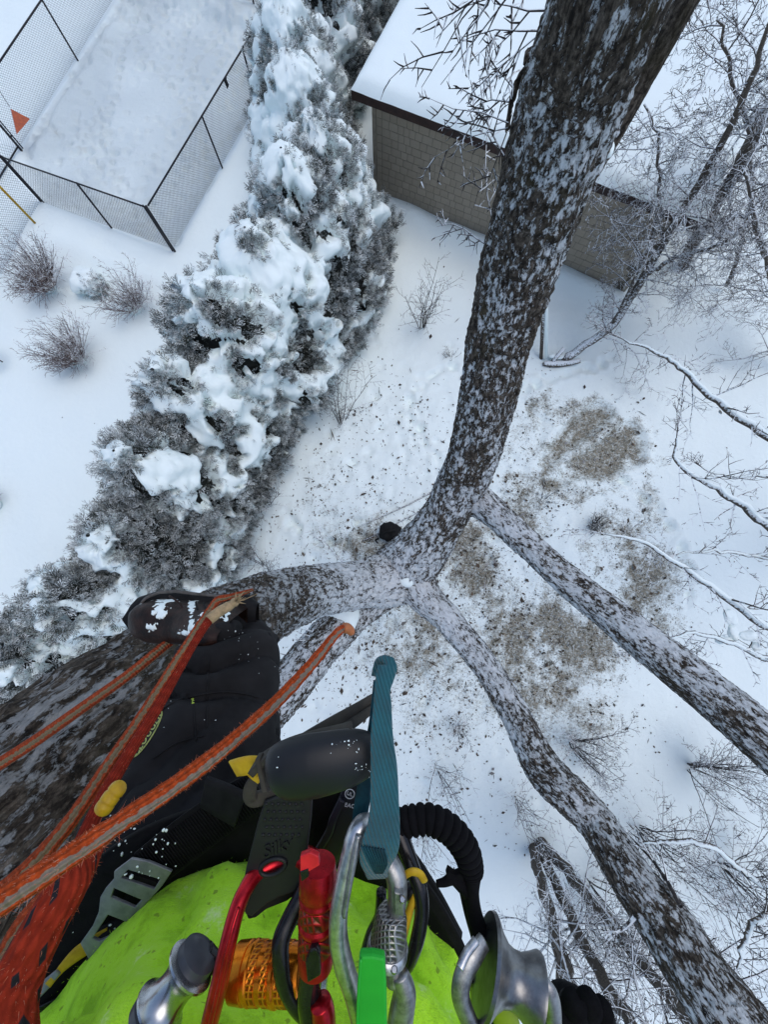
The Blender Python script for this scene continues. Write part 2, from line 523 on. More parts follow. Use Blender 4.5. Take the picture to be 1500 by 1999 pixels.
gv, gt, ga = [], [], []
k = 0
for _ in range(80000):
    x, y = rl.uniform(-3, 8), rl.uniform(-5.5, 6)
    b = gbare(x, y)
    if b < 0.24 or rl.random() > (b - 0.18) * 1.5: continue
    z = gz(x, y)
    h = rl.uniform(0.03, 0.09); a = rl.uniform(0, 6.28); w = rl.uniform(0.004, 0.009)
    dx, dy = rl.normal(0, 0.05, 2)
    gv += [(x - w * math.sin(a), y + w * math.cos(a), z), (x + w * math.sin(a), y - w * math.cos(a), z), (x + dx, y + dy, z + h)]
    gt.append((3 * k, 3 * k + 1, 3 * k + 2)); c = rl.random(); ga += [c] * 3; k += 1
m = NT('dry_grass')
m.col(m.ramp(m.coord('tone').outputs['Fac'], [(0.0, (0.05, 0.042, 0.022)), (0.45, (0.11, 0.095, 0.05)), (0.62, (0.22, 0.175, 0.11)), (0.68, (0.7, 0.75, 0.76)), (1.0, (0.75, 0.8, 0.8))]))
m.set(Roughness=0.8)
grass = link('grass', make_mesh('grass', gv, None, gt, {'tone': ga}, False), m.m, None, 'stuff')
tag(grass, 'short brown and olive grass showing where the snow is scoured away', 'grass')

# ================================================================== shed
def wall_pt(u, out, z):
    p = WALL_A + WALL_U * u - WALL_IN * out
    return np.array([p[0], p[1], z])

M_SIDING = []
for k, c in enumerate(((0.325, 0.275, 0.21), (0.312, 0.264, 0.20), (0.34, 0.288, 0.22))):
    M_SIDING.append(simple('shingle_taupe_%d' % k, c, tuple(x * 0.92 for x in c), 30, 0.75, 0, 0.12, 200, 0.0008))
M_JOINT = simple('wall_backing', (0.13, 0.11, 0.085), None, 20, 0.85)
M_TRIM = simple('trim_taupe', (0.30, 0.258, 0.20), None, 12, 0.65)
M_FASCIA = simple('fascia_brown', (0.045, 0.022, 0.018), (0.025, 0.014, 0.012), 9, 0.55)
WALL_TOP = 2.42
shed = thing('garden_shed', 'taupe shingle-sided shed with brown fascia and snow-covered roof', 'shed', wall_pt(WALL_L / 2, -2.5, 0))
MW = np.eye(4); MW[:3, 0] = [*WALL_U, 0]; MW[:3, 1] = [*WALL_IN, 0]; MW[:3, 2] = [0, 0, 1]; MW[:3, 3] = [*WALL_A, 0]
DEPTH = 7.5
wallo = MB().box((0, 0, -0.3), (WALL_L, 0.12, WALL_TOP), MW).build('front_wall', M_JOINT, shed, False)
MB().box((0, 0.123, -0.3), (0.12, DEPTH, WALL_TOP - 0.002), MW).build('side_wall', M_TRIM, shed, False)
MB().box((WALL_L - 0.12, 0.123, -0.3), (WALL_L, DEPTH, WALL_TOP - 0.002), MW).build('side_wall', M_TRIM, shed, False)
MB().box((0.122, DEPTH - 0.12, -0.3), (WALL_L - 0.122, DEPTH, WALL_TOP - 0.002), MW).build('back_wall', M_TRIM, shed, False)
for u0, u1 in ((-0.026, 0.075), (WALL_L - 0.075, WALL_L + 0.026)):
    MB().box((u0, -0.03, -0.28), (u1, -0.003, WALL_TOP - 0.02), MW).build('corner_trim', M_TRIM, shed, False)
# shingles: each one a piece of its own where the photograph shows it
EXPO = 0.183
shingle_w = (0.16, 0.19, 0.215, 0.24, 0.27)
sh_me = []
for w in shingle_w:
    g = 0.0045
    lo_y, hi_y = -0.014, -0.012
    V = [(g, lo_y, 0), (w - g, lo_y, 0), (w - g, hi_y, EXPO - 0.010), (g, hi_y, EXPO - 0.010), (g, -0.001, 0), (w - g, -0.001, 0), (w - g, -0.001, EXPO - 0.010), (g, -0.001, EXPO - 0.010)]
    q = [(0, 1, 2, 3), (1, 5, 6, 2), (5, 4, 7, 6), (4, 0, 3, 7), (3, 2, 6, 7), (4, 5, 1, 0)]
    for mm in M_SIDING:
        me = make_mesh('shingle', V, q, None, None, False); me.materials.append(mm); sh_me.append(me)
spots = []
rs = np.random.default_rng(9)
row = 0; z = -0.06
while z < WALL_TOP - 0.08:
    u = 0.08 + rs.uniform(-0.1, 0)
    while u < WALL_L - 0.08:
        k = rs.integers(0, 5)
        w = shingle_w[k]
        if u >= 0.078 and u + w < WALL_L - 0.078: spots.append((u, z, k, rs.integers(0, 3), 0.0))
        elif u < 0.078: u = 0.078 - w + 0.0 if False else u; spots.append((0.078, z, 0, rs.integers(0, 3), 0.0)); w = 0.078 - u + shingle_w[0]
        u += w
    z += EXPO; row += 1
spots.sort(key=lambda s: (s[0] > 3.45, abs(s[0] - 5.4)))
wang = math.atan2(WALL_U[1], WALL_U[0])
rest = MB()
for i, (u, z, k, c, dz) in enumerate(spots):
    if i < 298:
        o = bpy.data.objects.new('shingle', sh_me[k * 3 + c]); COL.objects.link(o); o.parent = wallo
        p = wall_pt(u, 0.0, z + dz)
        o.location = tuple(p); o.rotation_euler = (0, 0, wang)     # the wall part stands at the world origin
    else:
        w = shingle_w[k]
        MM = MW.copy(); MM[:3, 3] = wall_pt(u, 0, z + dz)
        rest.box((0.0038, -0.016, 0), (w - 0.0038, -0.0012, EXPO - 0.010), MM)
if rest.n: rest.build('shingle_courses', M_SIDING[0], wallo, False, kind='stuff')
# roof with low pitch, fascia boards and the snow slab
SL = 0.06
def roof_sheet(u0, u1, d0, d1, z0, thick):
    V = []
    for zz in (0, thick):
        for d in (d0, d1):
            for u in (u0, u1):
                p = wall_pt(u, -d, z0 + SL * (d - d0) + zz); V.append(p)
    b = MB(); b.add(V, [(0, 2, 3, 1), (4, 5, 7, 6), (0, 1, 5, 4), (2, 6, 7, 3), (0, 4, 6, 2), (1, 3, 7, 5)])
    return b
roof = roof_sheet(-0.38, WALL_L + 0.3, -0.30, DEPTH + 0.3, WALL_TOP + 0.012, 0.10).build('roof', M_FASCIA, shed, False)
fz = WALL_TOP - 0.075
MB().bar(wall_pt(-0.40, 0.315, fz + 0.095), wall_pt(WALL_L + 0.32, 0.315, fz + 0.095), 0.024, 0.19).build('fascia_board', M_FASCIA, roof, False)
MB().box((-0.37, -0.29, WALL_TOP - 0.03), (WALL_L + 0.29, -0.035, WALL_TOP - 0.002), MW).build('soffit', M_FASCIA, roof, False)
un, dn = 90, 70
uu = np.linspace(-0.40, WALL_L + 0.33, un); dd = np.linspace(-0.34, DEPTH + 0.3, dn)
U_, D_ = np.meshgrid(uu, dd)
edge = np.minimum(np.minimum(U_ - uu[0], uu[-1] - U_), np.minimum(D_ - dd[0], dd[-1] - D_))
pp = WALL_A[None, None] + U_[..., None] * WALL_U + D_[..., None] * WALL_IN
P3 = np.dstack([pp, np.zeros(U_.shape)]).reshape(-1, 3)
th = 0.20 * np.sqrt(np.clip(edge / 0.22, 0, 1)) * 1.0 + 0.03 * pn(P3 * 0.8, 3).reshape(U_.shape) * np.clip(edge / 0.3, 0, 1) + 0.015 * pn(P3 * 4, 4).reshape(U_.shape) * np.clip(edge / 0.2, 0, 1)
zt = WALL_TOP + 0.118 + SL * (D_ + 0.3) + th
wob = 0.02 * pn(P3 * 3.0, 9).reshape(U_.shape) * (edge < 0.05)
P3[:, 0] += (wob * WALL_U[1]).ravel(); P3[:, 1] += (wob).ravel()
P3[:, 2] = zt.ravel()
ii = np.arange(un * dn).reshape(dn, un)
q = np.stack([ii[:-1, :-1], ii[:-1, 1:], ii[1:, 1:], ii[1:, :-1]], -1).reshape(-1, 4)
link('roof_snow', make_mesh('roof_snow', P3, q), M_SNOW, roof)

# ================================================================== chain-link court fence
FH = 1.27
def chainlink(name, label, p0, p1, posts, group='court fence runs', heavy=()):
    p0 = np.asarray(p0, float); p1 = np.asarray(p1, float)
    d = p1 - p0; L = np.linalg.norm(d); u = d / L
    f = thing(name, label, 'fence', (*((p0 + p1) / 2), 0), group)
    def P(s, z): return np.array([p0[0] + u[0] * s, p0[1] + u[1] * s, z])
    MB().tube([P(0, FH), P(L, FH)], 0.021, 6).build('top_rail', M_FENCE, f)
    w = MB()
    step = 0.0735; hb, ht = 0.02, FH - 0.01
    n = int((L + ht) / step)
    nrm = np.array([-u[1], u[0], 0]) * 0.004
    for k in range(n):
        for sg in (1, -1):
            s0 = k * step if sg > 0 else k * step
            # wire climbs at 45 degrees from s0 - ht to s0
            a, b = (s0 - (ht - hb), s0) if sg > 0 else (s0, s0 - (ht - hb))
            za, zb = hb, ht
            pa, pb = [a, za], [b, zb]
            for q_, o_ in ((pa, pb), (pb, pa)):
                if q_[0] < 0: t = (0 - q_[0]) / (o_[0] - q_[0] + 1e-9); q_[1] += (o_[1] - q_[1]) * t; q_[0] = 0
                if q_[0] > L: t = (q_[0] - L) / (q_[0] - o_[0] + 1e-9); q_[1] += (o_[1] - q_[1]) * t; q_[0] = L
            if abs(pa[0] - pb[0]) < 0.02: continue
            w.tube([P(*pa) + nrm * sg, P(*pb) + nrm * sg], 0.0029, 3, cap=False)
    w.build('wire_mesh', M_WIRE, f, False)
    for s in posts:
        x = P(s, 0)
        MB().tube([P(s, -0.3), P(s, FH + 0.01)], 0.026, 8).build('post', M_FENCE, f)
    for s in heavy:
        for dx in (0.0, 0.085):
            MB().tube([P(s + dx * (-1 if s > L / 2 else 1), -0.3), P(s + dx * (-1 if s > L / 2 else 1), FH + 0.04)], 0.034 if dx == 0 else 0.018, 8).build('post', M_FENCE, f)
        cl = MB()
        for zz in (0.3, 0.9):
            cl.bar(P(s, zz) , P(s + 0.09 * (-1 if s > L / 2 else 1), zz), 0.03, 0.03)
        cl.build('tension_band', M_FENCE, f, False)
    return f
LF = np.linalg.norm(FD - FB)
chainlink('chain_link_fence', 'short black chain-link run nearest the bare shrubs, between gate post and corner', FB, FD, [2.27], heavy=[0.0, LF])
dr = (FR - FD) / np.linalg.norm(FR - FD)
chainlink('chain_link_fence', 'black chain-link run alongside the snowy hedge with a small dark tag', FD + dr * 0.06, FD + dr * 13.0, [3.05, 5.55, 8.4, 11.2])
dl = (FL - FZ) / np.linalg.norm(FL - FZ)
chainlink('chain_link_fence', 'black chain-link run at the left edge behind the orange flag', FZ, FZ + dl * 9.0, [3.69, 7.2], heavy=[0.0])
far0 = FZ + dl * 7.4
chainlink('chain_link_fence', 'far chain-link run closing the court at the top of the photo', far0 + (0.1, 0), FR + dr * 1.2 - (0.1, 0), [2.4, 4.3])
chainlink('chain_link_fence', 'black chain-link run leaving the photo at the left beside the yellow pole', FB + (-0.03, -0.06), FB + np.array([-1.5, -4.4]), [3.0])
gate = thing('gate', 'black gate leaf standing open at the left edge below the orange flag', 'gate', (*FZ, 0))
e = G(-60, 455)[:2]
MB().tube([(*FZ, 0.06), (*e, 0.06)], 0.02, 6).build('bottom_rail', M_FENCE, gate)
MB().tube([(*FZ, FH), (*e, FH)], 0.02, 6).build('top_rail', M_FENCE, gate)
MB().tube([(*e, 0.06), (*e, FH)], 0.02, 6).build('stile', M_FENCE, gate)
w = MB()
for k in range(1, 34):
    t = k / 34
    a = FZ + (e - FZ) * t
    b = FZ + (e - FZ) * min(1, t + 0.35)
    w.tube([(*a, 0.07), (*b, 0.07 + (FH - 0.08) * (min(1, t + .35) - t) / .35)], 0.0026, 3, False)
    b = FZ + (e - FZ) * max(0, t - 0.35)
    w.tube([(*a, 0.07), (*b, 0.07 + (FH - 0.08) * (t - max(0, t - .35)) / .35)], 0.0026, 3, False)
w.build('wire_mesh', M_WIRE, gate, False)
# yellow pole, tag and flag
yb = on_ground(73, 441)
yp = MB(); yp.tube([yb - (0, 0, 0.2), yb + (0.02, 0.0, 1.4)], 0.032, 10)
tag(yp.build('yellow_pole', M_YELLOW_POLE), 'yellow painted pole in the snow outside the gate post', 'pole')
tp = FD + dr * 4.42
tb = MB(); tb.bar((*tp, FH - 0.02), (*(tp + dr * 0.13), FH - 0.02), 0.03, 0.04)
tb.bar((*(tp + dr * 0.02), FH - 0.12), (*(tp + dr * 0.13), FH - 0.10), 0.012, 0.2)
tag(tb.build('tag', M_FENCE, None, False), 'small black tag hanging from the fence rail beside the hedge', 'tag')
fl = thing('flag', 'faded orange triangular flag on the left chain-link run', 'flag', (*FZ, 0))
fp = [G(20, 212, 0.75), G(32, 262, 0.45), G(58, 232, 0.45)]
b = MB(); nrm = np.cross(fp[1] - fp[0], fp[2] - fp[0]); nrm = nrm / np.linalg.norm(nrm) * 0.004
mid = (fp[1] + fp[2]) / 2 + np.array([0.03, -0.03, 0.02])
V = [fp[0], fp[1], mid, fp[2]]; V = [v for v in V] + [v - nrm for v in V]
b.add(V, [(0, 1, 2, 3), (7, 6, 5, 4), (0, 4, 5, 1), (1, 5, 6, 2), (2, 6, 7, 3), (3, 7, 4, 0)])
b.build('cloth', simple('flag_orange', (0.52, 0.13, 0.06), (0.36, 0.10, 0.06), 20, 0.8), fl, False)
MB().tube([G(18, 208, 0.78), G(-14, 158, 1.25)], 0.008, 5).build('cord', M_FENCE, fl)

# ================================================================== hedge of snow-laden evergreens
def evergreen_material():
    m = NT('evergreen_frosted')
    v = m.coord()
    fr = m.coord('frost').outputs['Fac']
    geo = m.n('ShaderNodeNewGeometry')
    nz = m.math('ABSOLUTE', m.sep(geo.outputs['Normal'])[2])
    k = m.math('ADD', m.math('MULTIPLY', fr, 0.74), m.math('MULTIPLY', m.noise(v, 34.0, 4, 0.7), 0.55))
    k = m.math('ADD', k, m.math('MULTIPLY', nz, 0.10))
    k = m.ramp(k, [(0.63, 0.0), (1.04, 1.0)])
    green = m.ramp(m.noise(v, 3.0, 3), [(0.3, (0.010, 0.013, 0.009)), (0.7, (0.034, 0.036, 0.022))])
    m.col(m.mix(k, green, (0.77, 0.82, 0.82)))
    m.set(Roughness=0.85, Specular_IOR_Level=0.15)
    return m.m
M_EVER = evergreen_material()
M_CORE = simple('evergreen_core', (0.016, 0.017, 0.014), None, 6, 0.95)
M_TRUNKBROWN = simple('brown_trunk', (0.05, 0.036, 0.026), None, 20, 0.9)

def spray_template():
    V, Q, A = [], [], []
    def leaf(p, ang, L, w, a0, a1, bend=0.0):
        c, s = math.cos(ang), math.sin(ang); k = len(V)
        for (t, o) in ((0, 0), (0.72, -w * 1.25), (1, w * 0.75)):
            V.append((p[0] + c * L * t - s * o, p[1] + s * L * t + c * o, bend * t)); A.append(a0 + (a1 - a0) * t)
        Q.append((k, k + 1, k + 2))
    leaf((0, 0), 0, 1.0, 0.03, 0.0, 1.0, 0.04)
    for x, L in ((0.22, 0.5), (0.45, 0.44), (0.68, 0.30)):
        for sg in (1, -1):
            leaf((x + random.uniform(-.05, .05), 0), sg * random.uniform(0.5, 0.8), L * random.uniform(0.85, 1.15), 0.036, 0.15, 1.0, random.uniform(-0.1, 0.14))
    return np.array(V), np.array(Q), np.array(A)
SPRAYS = [spray_template() for _ in range(5)]

def place_sprays(mb, P, D, size, frost, seed):
    """P base points, D directions (n,3), size (n,), frost (n,)"""
    r = np.random.default_rng(seed)
    n = len(P)
    D = D / (np.linalg.norm(D, axis=1)[:, None] + 1e-9)
    N = np.cross(D, r.normal(size=(n, 3))); N /= np.linalg.norm(N, axis=1)[:, None] + 1e-9
    S = np.cross(N, D)
    pick = r.integers(0, 5, n)
    for k, (tv, tq, ta) in enumerate(SPRAYS):
        j = np.where(pick == k)[0]
        if not len(j): continue
        V = P[j, None] + size[j, None, None] * (tv[None, :, 0:1] * D[j, None] + tv[None, :, 1:2] * S[j, None] + tv[None, :, 2:3] * N[j, None])
        q = tq[None] + (np.arange(len(j)) * len(tv))[:, None, None]
        a = ta[None] * 0.75 + frost[j, None]
        mb.add(V.reshape(-1, 3), None, q.reshape(-1, 3), a.ravel())

ORD = ['first', 'second', 'third', 'fourth', 'fifth', 'sixth', 'seventh', 'eighth', 'ninth', 'tenth', 'eleventh', 'twelfth', 'thirteenth', 'fourteenth', 'fifteenth']

def hedge_tree(i, x, y, h, r):
    rg = np.random.default_rng(100 + i)
    base = np.array([x, y, 0.0])
    extra = ['beside the far end of the court fence', 'left of the snowy shed roof', 'left of the shed roof corner', 'at the shed corner', 'left of the shed wall', 'beside the smooth snow',
             'left of the thin bare sapling', 'mid-row', 'mid-row opposite the bare shrubs', 'mid-row left of the trampled snow', 'above the boot', 'up and left of the boot', 'left of the boot', 'behind the leaning limb at left', 'mostly hidden behind the limb and ropes'][i]
    t = thing('hedge_evergreen', 'snowy hedge evergreen, %s from the top, %s' % (ORD[i], extra), 'evergreen', base, 'evergreens of the hedge row')
    def prof(tt): return r * np.clip(1 - tt ** 2.0, 0, 1) ** 0.72 * (0.78 + 0.22 * sstep(0, 0.18, tt))
    def surf(th, tt):
        cs = np.stack([np.cos(th), np.sin(th), np.zeros_like(th)], 1)
        Q = base + cs * prof(tt)[:, None] + np.stack([np.zeros_like(tt), np.zeros_like(tt), h * tt], 1)
        lump = 1 + 0.30 * pn(Q * 1.5, 3) + 0.14 * pn(Q * 3.6, 5)
        return base + cs * (prof(tt) * lump)[:, None] + np.stack([np.zeros_like(tt), np.zeros_like(tt), h * tt * (1 + 0.03 * lump)], 1), cs
    def snowy(Q, tt):
        n = 0.9 * pn(Q * np.array([1.05, 1.05, 0.9]), 12) + 0.7 * pn(Q * 2.5, 14) + 0.50 * pn(Q * 4.6, 15) + 0.2 * pn(Q * 10.0, 16)
        return n + 0.26 * sstep(0.25, 0.70, tt) - 0.09 - 0.5 * sstep(0.22, 0.02, tt) - 0.25 * sstep(-3.6, -4.4, Q[:, 0])
    # snow lying on the crown
    nt, nh = 130, 84
    th, tt = np.meshgrid(np.linspace(0, 2 * math.pi, nt, endpoint=False), np.linspace(0.03, 1.0, nh))
    th = th.ravel(); tt = tt.ravel()
    Q, cs = surf(th, tt)
    sn = snowy(Q, tt)
    puff = sstep(0.0, 0.16, sn)
    out = -0.26 + 0.28 * puff + 0.07 * puff * pn(Q * 2.6, 22) + 0.05 * puff * pn(Q * 6.0, 23) + 0.03 * puff * pn(Q * 13.0, 25) + 0.008 * pn(Q * 24, 24)
    nrm = cs * 0.75 + np.array([0, 0, 0.66])
    SV = Q + nrm * out[:, None]
    SV[:, 2] -= 0.05 * (1 - puff)
    ii = np.arange(nt * nh).reshape(nh, nt)
    q = np.stack([ii[:-1], np.roll(ii[:-1], -1, 1), np.roll(ii[1:], -1, 1), ii[1:]], -1).reshape(-1, 4)
    keep = (puff[q].max(1) > 0.02)
    link('snow_load', make_mesh('snow_load', SV, q[keep]), M_SNOW, t)
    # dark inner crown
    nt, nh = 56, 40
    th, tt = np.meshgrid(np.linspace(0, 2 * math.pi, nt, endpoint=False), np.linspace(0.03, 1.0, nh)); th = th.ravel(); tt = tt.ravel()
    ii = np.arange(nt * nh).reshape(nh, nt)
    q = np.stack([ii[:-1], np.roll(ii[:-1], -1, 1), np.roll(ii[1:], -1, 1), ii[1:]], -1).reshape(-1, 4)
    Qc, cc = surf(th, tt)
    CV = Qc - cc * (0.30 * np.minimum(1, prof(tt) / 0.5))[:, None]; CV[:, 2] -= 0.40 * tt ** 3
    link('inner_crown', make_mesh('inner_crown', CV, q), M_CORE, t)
    MB().tube([base - (0, 0, 0.2), base + (0, 0, h * 0.8)], [0.09, 0.03], 7).build('trunk', M_TRUNKBROWN, t)
    # foliage: clumps of flat sprays
    nc = 1250
    tt = np.concatenate([1 - np.sqrt(rg.random(nc)) * 0.985, rg.uniform(0.72, 1.0, 150)])
    th = rg.uniform(0, 2 * math.pi, len(tt))
    Q, cs = surf(th, tt)
    sn = snowy(Q, tt)
    ok = (sn < rg.normal(0.12, 0.07, len(tt))) | (rg.random(len(tt)) < 0.13)
    tocam = CPOS - Q; tocam /= np.linalg.norm(tocam, axis=1)[:, None]
    ok &= (np.einsum('ij,ij->i', cs, tocam) > -0.25) | (rg.random(len(tt)) < 0.45)      # the side nobody looks at is thinner
    Q, cs, tt = Q[ok], cs[ok], tt[ok]
    n = len(Q)
    m = 11
    dirc = cs * 0.75 + np.array([0, 0, 0.6]) + rg.normal(0, 0.28, (n, 3))
    dirc /= np.linalg.norm(dirc, axis=1)[:, None]
    ctr = Q - dirc * rg.uniform(0.02, 0.22, n)[:, None]
    D = dirc[:, None] * 1.0 + rg.normal(0, 0.42, (n, m, 3))
    P = ctr[:, None] + rg.normal(0, 0.045, (n, m, 3)) + D * 0.03
    size = rg.uniform(0.12, 0.24, (n, m)) * rg.uniform(0.8, 1.2, n)[:, None]
    fro = rg.uniform(-0.12, 0.28, (n, m)) + rg.uniform(-0.12, 0.18, n)[:, None]
    fol = MB()
    place_sprays(fol, P.reshape(-1, 3), D.reshape(-1, 3), size.ravel(), fro.ravel(), 500 + i)
    fol.build('foliage', M_EVER, t, False, 'frost', kind='stuff')

for i, hh in enumerate(HEDGE):
    hedge_tree(i, *hh)

# ================================================================== twig growth
def grow(mb, p, d, L, r, lvl, rg, kids=(6, 5, 4), ratio=0.5, wig=0.22, up=0.05, seg=(6, 4, 3, 3), spread=0.9, taper=0.35, start=0.15):
    n = max(2, int(2 + L * 4))
    pts = [np.array(p, float)]; dirs = []
    d = np.array(d, float); d /= np.linalg.norm(d)
    for k in range(n):
        d = d + rg.normal(0, wig, 3) * (0.6 if k else 0.2) + np.array([0, 0, up])
        d /= np.linalg.norm(d); dirs.append(d)
        pts.append(pts[-1] + d * L / n)
    pts = np.array(pts)
    rad = r * np.linspace(1, taper, n + 1)
    mb.tube(pts, rad, seg[min(lvl, len(seg) - 1)], cap=False)
    if lvl >= len(kids): return pts, rad
    side_twigs(mb, pts, rad, L, lvl, rg, kids, ratio, wig, up, seg, spread, taper, start)
    return pts, rad

def side_twigs(mb, pts, rad, L, lvl, rg, kids, ratio, wig, up, seg, spread, taper, start):
    n = len(pts) - 1
    for k in range(kids[lvl]):
        t = start + (1 - start) * (k + rg.uniform(0.1, 0.9)) / kids[lvl]
        i = min(int(t * n), n - 1); f = t * n - i
        q = pts[i] * (1 - f) + pts[i + 1] * f
        ax = pts[i + 1] - pts[i]; ax /= np.linalg.norm(ax) + 1e-9
        s = np.cross(ax, rg.normal(size=3)); s /= np.linalg.norm(s) + 1e-9
        dd = ax * rg.uniform(0.35, 0.9) + s * spread
        grow(mb, q, dd, L * ratio * rg.uniform(0.6, 1.2) * (1.15 - 0.5 * t), max(rad[i] * 0.58, 0.0052), lvl + 1, rg, kids, ratio, wig, up, seg, spread, taper, start)

M_TWIG_RED = frosted('twig_reddish', (0.13, 0.085, 0.075), 0.30, 30)
M_TWIG_GREY = frosted('twig_grey', (0.05, 0.042, 0.04), 0.26, 24)
M_TWIG_FROST = frosted('twig_frosted', (0.065, 0.053, 0.05), 0.32, 24)
M_TWIG_DARK = frosted('twig_dark', (0.03, 0.024, 0.021), 0.16, 24)
M_BARK_SMALL = frosted('bark_small', (0.10, 0.083, 0.068), 0.30, 30)

def lump(name, ctr, rx, ry, rz, seed, mat, parent=None, amp=0.22, sub=4, fr=3.0, label=None):
    bm = bmesh.new()
    bmesh.ops.create_icosphere(bm, subdivisions=sub, radius=1.0)
    V = np.array([v.co[:] for v in bm.verts]); T = np.array([[v.index for v in f.verts] for f in bm.faces]); bm.free()
    n = V.copy()
    W = V * np.array([rx, ry, rz]) + np.asarray(ctr)
    k = amp * pn(W * fr, seed) + amp * 0.4 * pn(W * fr * 2.7, seed + 1)
    W = np.asarray(ctr) + V * np.array([rx, ry, rz]) * (1 + k)[:, None]
    return link(name, make_mesh(name, W, None, T), mat, parent, label=label)

def shrub(name, label, base, h, spread, stems, seed, mat, snow=True, group='bare shrubs in the snow', kids=(5, 3), thick=0.010, lean=(0, 0)):
    rg = np.random.default_rng(seed)
    base = np.asarray(base, float)
    t = thing(name, label, 'shrub', base, group)
    b = MB()
    for k in range(stems):
        a = rg.uniform(0, 6.283); s = spread * math.sqrt(rg.random())
        d = np.array([math.cos(a) * s + lean[0], math.sin(a) * s + lean[1], 1.0])
        L = h * rg.uniform(0.7, 1.15) * np.linalg.norm(d) * 0.8
        p = base + np.array([math.cos(a), math.sin(a), 0]) * rg.uniform(0, 0.12) - (0, 0, 0.03)
        grow(b, p, d, L, thick * rg.uniform(0.7, 1.2), 0, rg, kids, 0.42, 0.13, 0.02, (4, 3, 3), 0.75)
    b.build('stems', mat, t, False)
    if snow:
        lump('snow_clump', base + (0.02, -0.05, 0.08), 0.2, 0.16, 0.13, seed, M_SNOW, t)
        lump('snow_clump', base + (-0.12, 0.10, 0.2), 0.12, 0.10, 0.10, seed + 5, M_SNOW, t)
    return t
shrub('bare_shrub', 'large dense reddish-brown bare shrub cut by the left edge', on_ground(98, 562), 1.2, 0.95, 110, 1, M_TWIG_RED, True, lean=(0, 0))
shrub('bare_shrub', 'airy frosted bare shrub nearest the hedge, right of the snow-capped mound', on_ground(262, 602), 1.1, 1.0, 50, 2, M_TWIG_RED, kids=(6, 4))
shrub('bare_shrub', 'round reddish bare shrub below the other two, snow at its foot', on_ground(150, 700), 1.1, 0.95, 100, 3, M_TWIG_RED)
shrub('bare_shrub', 'small bare shrub cut off by the left edge beside the hedge', on_ground(-6, 985), 0.7, 0.6, 26, 4, M_TWIG_RED)
shrub('bare_sapling', 'thin bare sapling cluster standing alone in smooth snow near the shed', on_ground(826, 640), 2.0, 0.34, 8, 5, M_TWIG_DARK, False, 'thin bare saplings', (7, 4), 0.013)
shrub('bare_sapling', 'thin bare sapling leaning from the hedge edge over leaf litter', on_ground(668, 825), 1.5, 0.5, 8, 6, M_TWIG_DARK, False, 'thin bare saplings', (7, 4), 0.012, (0.25, 0.3))
shrub('bare_sapling', 'wispy bare sapling hugging the hedge foot, farther from the shed', on_ground(525, 985), 1.4, 0.55, 10, 7, M_TWIG_DARK, False, 'thin bare saplings', (6, 3), 0.008)
shrub('bare_sapling', 'wispy bare sapling at hedge foot just above the boot and limb', on_ground(520, 1110), 1.4, 0.6, 9, 8, M_TWIG_DARK, False, 'thin bare saplings', (6, 3), 0.009)
shrub('bare_shrub', 'low fan of fine brown stems on a snow mound between two leaning limbs', on_ground(1160, 1030), 0.55, 0.5, 55, 9, M_TWIG_DARK, False, kids=(3,), thick=0.006, lean=(-0.2, 0.2))
for k, (px, py, h, sp, n, lb) in enumerate(((650, 1420, 1.3, 0.6, 7, 'bare brush behind the grey-brown strap, left of teal sling'), (850, 1500, 1.5, 0.6, 8, 'bare brush right of the teal sling above the black coiled cord'),
                                            (900, 1420, 1.0, 0.6, 6, 'sparse bare brush on littered snow left of the long lower limb'), (1010, 1560, 1.6, 0.5, 7, 'bare brush left of the long limb and above the trunk clump'),
                                            (820, 1620, 1.4, 0.6, 6, 'bare brush seen inside the loop of black coiled cord'))):
    shrub('bare_brush', lb, on_ground(px, py), h, sp, n, 30 + k, M_TWIG_GREY, False, 'bare brush under the climber', (6, 4), 0.008)
for k, (px, py, h, lb) in enumerate(((715, 1165, 0.5, 'few dry twigs poking through the litter below the fork'), (880, 700, 0.35, 'dry weed stalks in snow left of the main limb'), (1060, 980, 0.5, 'dry weed stalks in scoured turf right of the main limb'),
                                     (760, 1290, 0.6, 'dark twigs and litter above the teal sling loop'))):
    shrub('weed_stalks', lb, on_ground(px, py), h, 0.9, 12, 60 + k, M_TWIG_DARK, False, 'weed stalks', (3,), 0.005)
# snow-capped mound with an evergreen under it
mnd = thing('snow_capped_evergreen', 'low evergreen bush nearly buried under a rounded snow cap', 'bush', on_ground(185, 562))
mb_ = on_ground(182, 560)
lump('snow_cap', mb_ + (-0.05, 0.0, 0.26), 0.42, 0.38, 0.30, 3, M_SNOW, mnd, 0.34, 4, 3.4)
lump('snow_cap', mb_ + (-0.22, 0.16, 0.12), 0.30, 0.26, 0.2, 13, M_SNOW, mnd, 0.34, 4, 4)
rg = np.random.default_rng(77); n = 240
D = rg.normal(0, 1, (n, 3)) + np.array([0.9, -0.7, -0.1]); D /= np.linalg.norm(D, axis=1)[:, None]
fol = MB(); place_sprays(fol, mb_ + (0.05, -0.05, 0.2) + D * 0.28, D, rg.uniform(0.08, 0.18, n), rg.uniform(-0.1, 0.1, n), 78)
fol.build('foliage', M_EVER, mnd, False, 'frost', kind='stuff')
ev2 = thing('small_evergreen', 'small dark evergreen cut off by the left edge below the shrubs', 'bush', on_ground(4, 705))
eb = on_ground(2, 705)
MB().tube([eb - (0, 0, 0.1), eb + (0, 0, 0.5)], 0.015, 5).build('trunk', M_TRUNKBROWN, ev2)
D = rg.normal(0, 1, (n, 3)); D[:, 2] = np.abs(D[:, 2]); D /= np.linalg.norm(D, axis=1)[:, None]
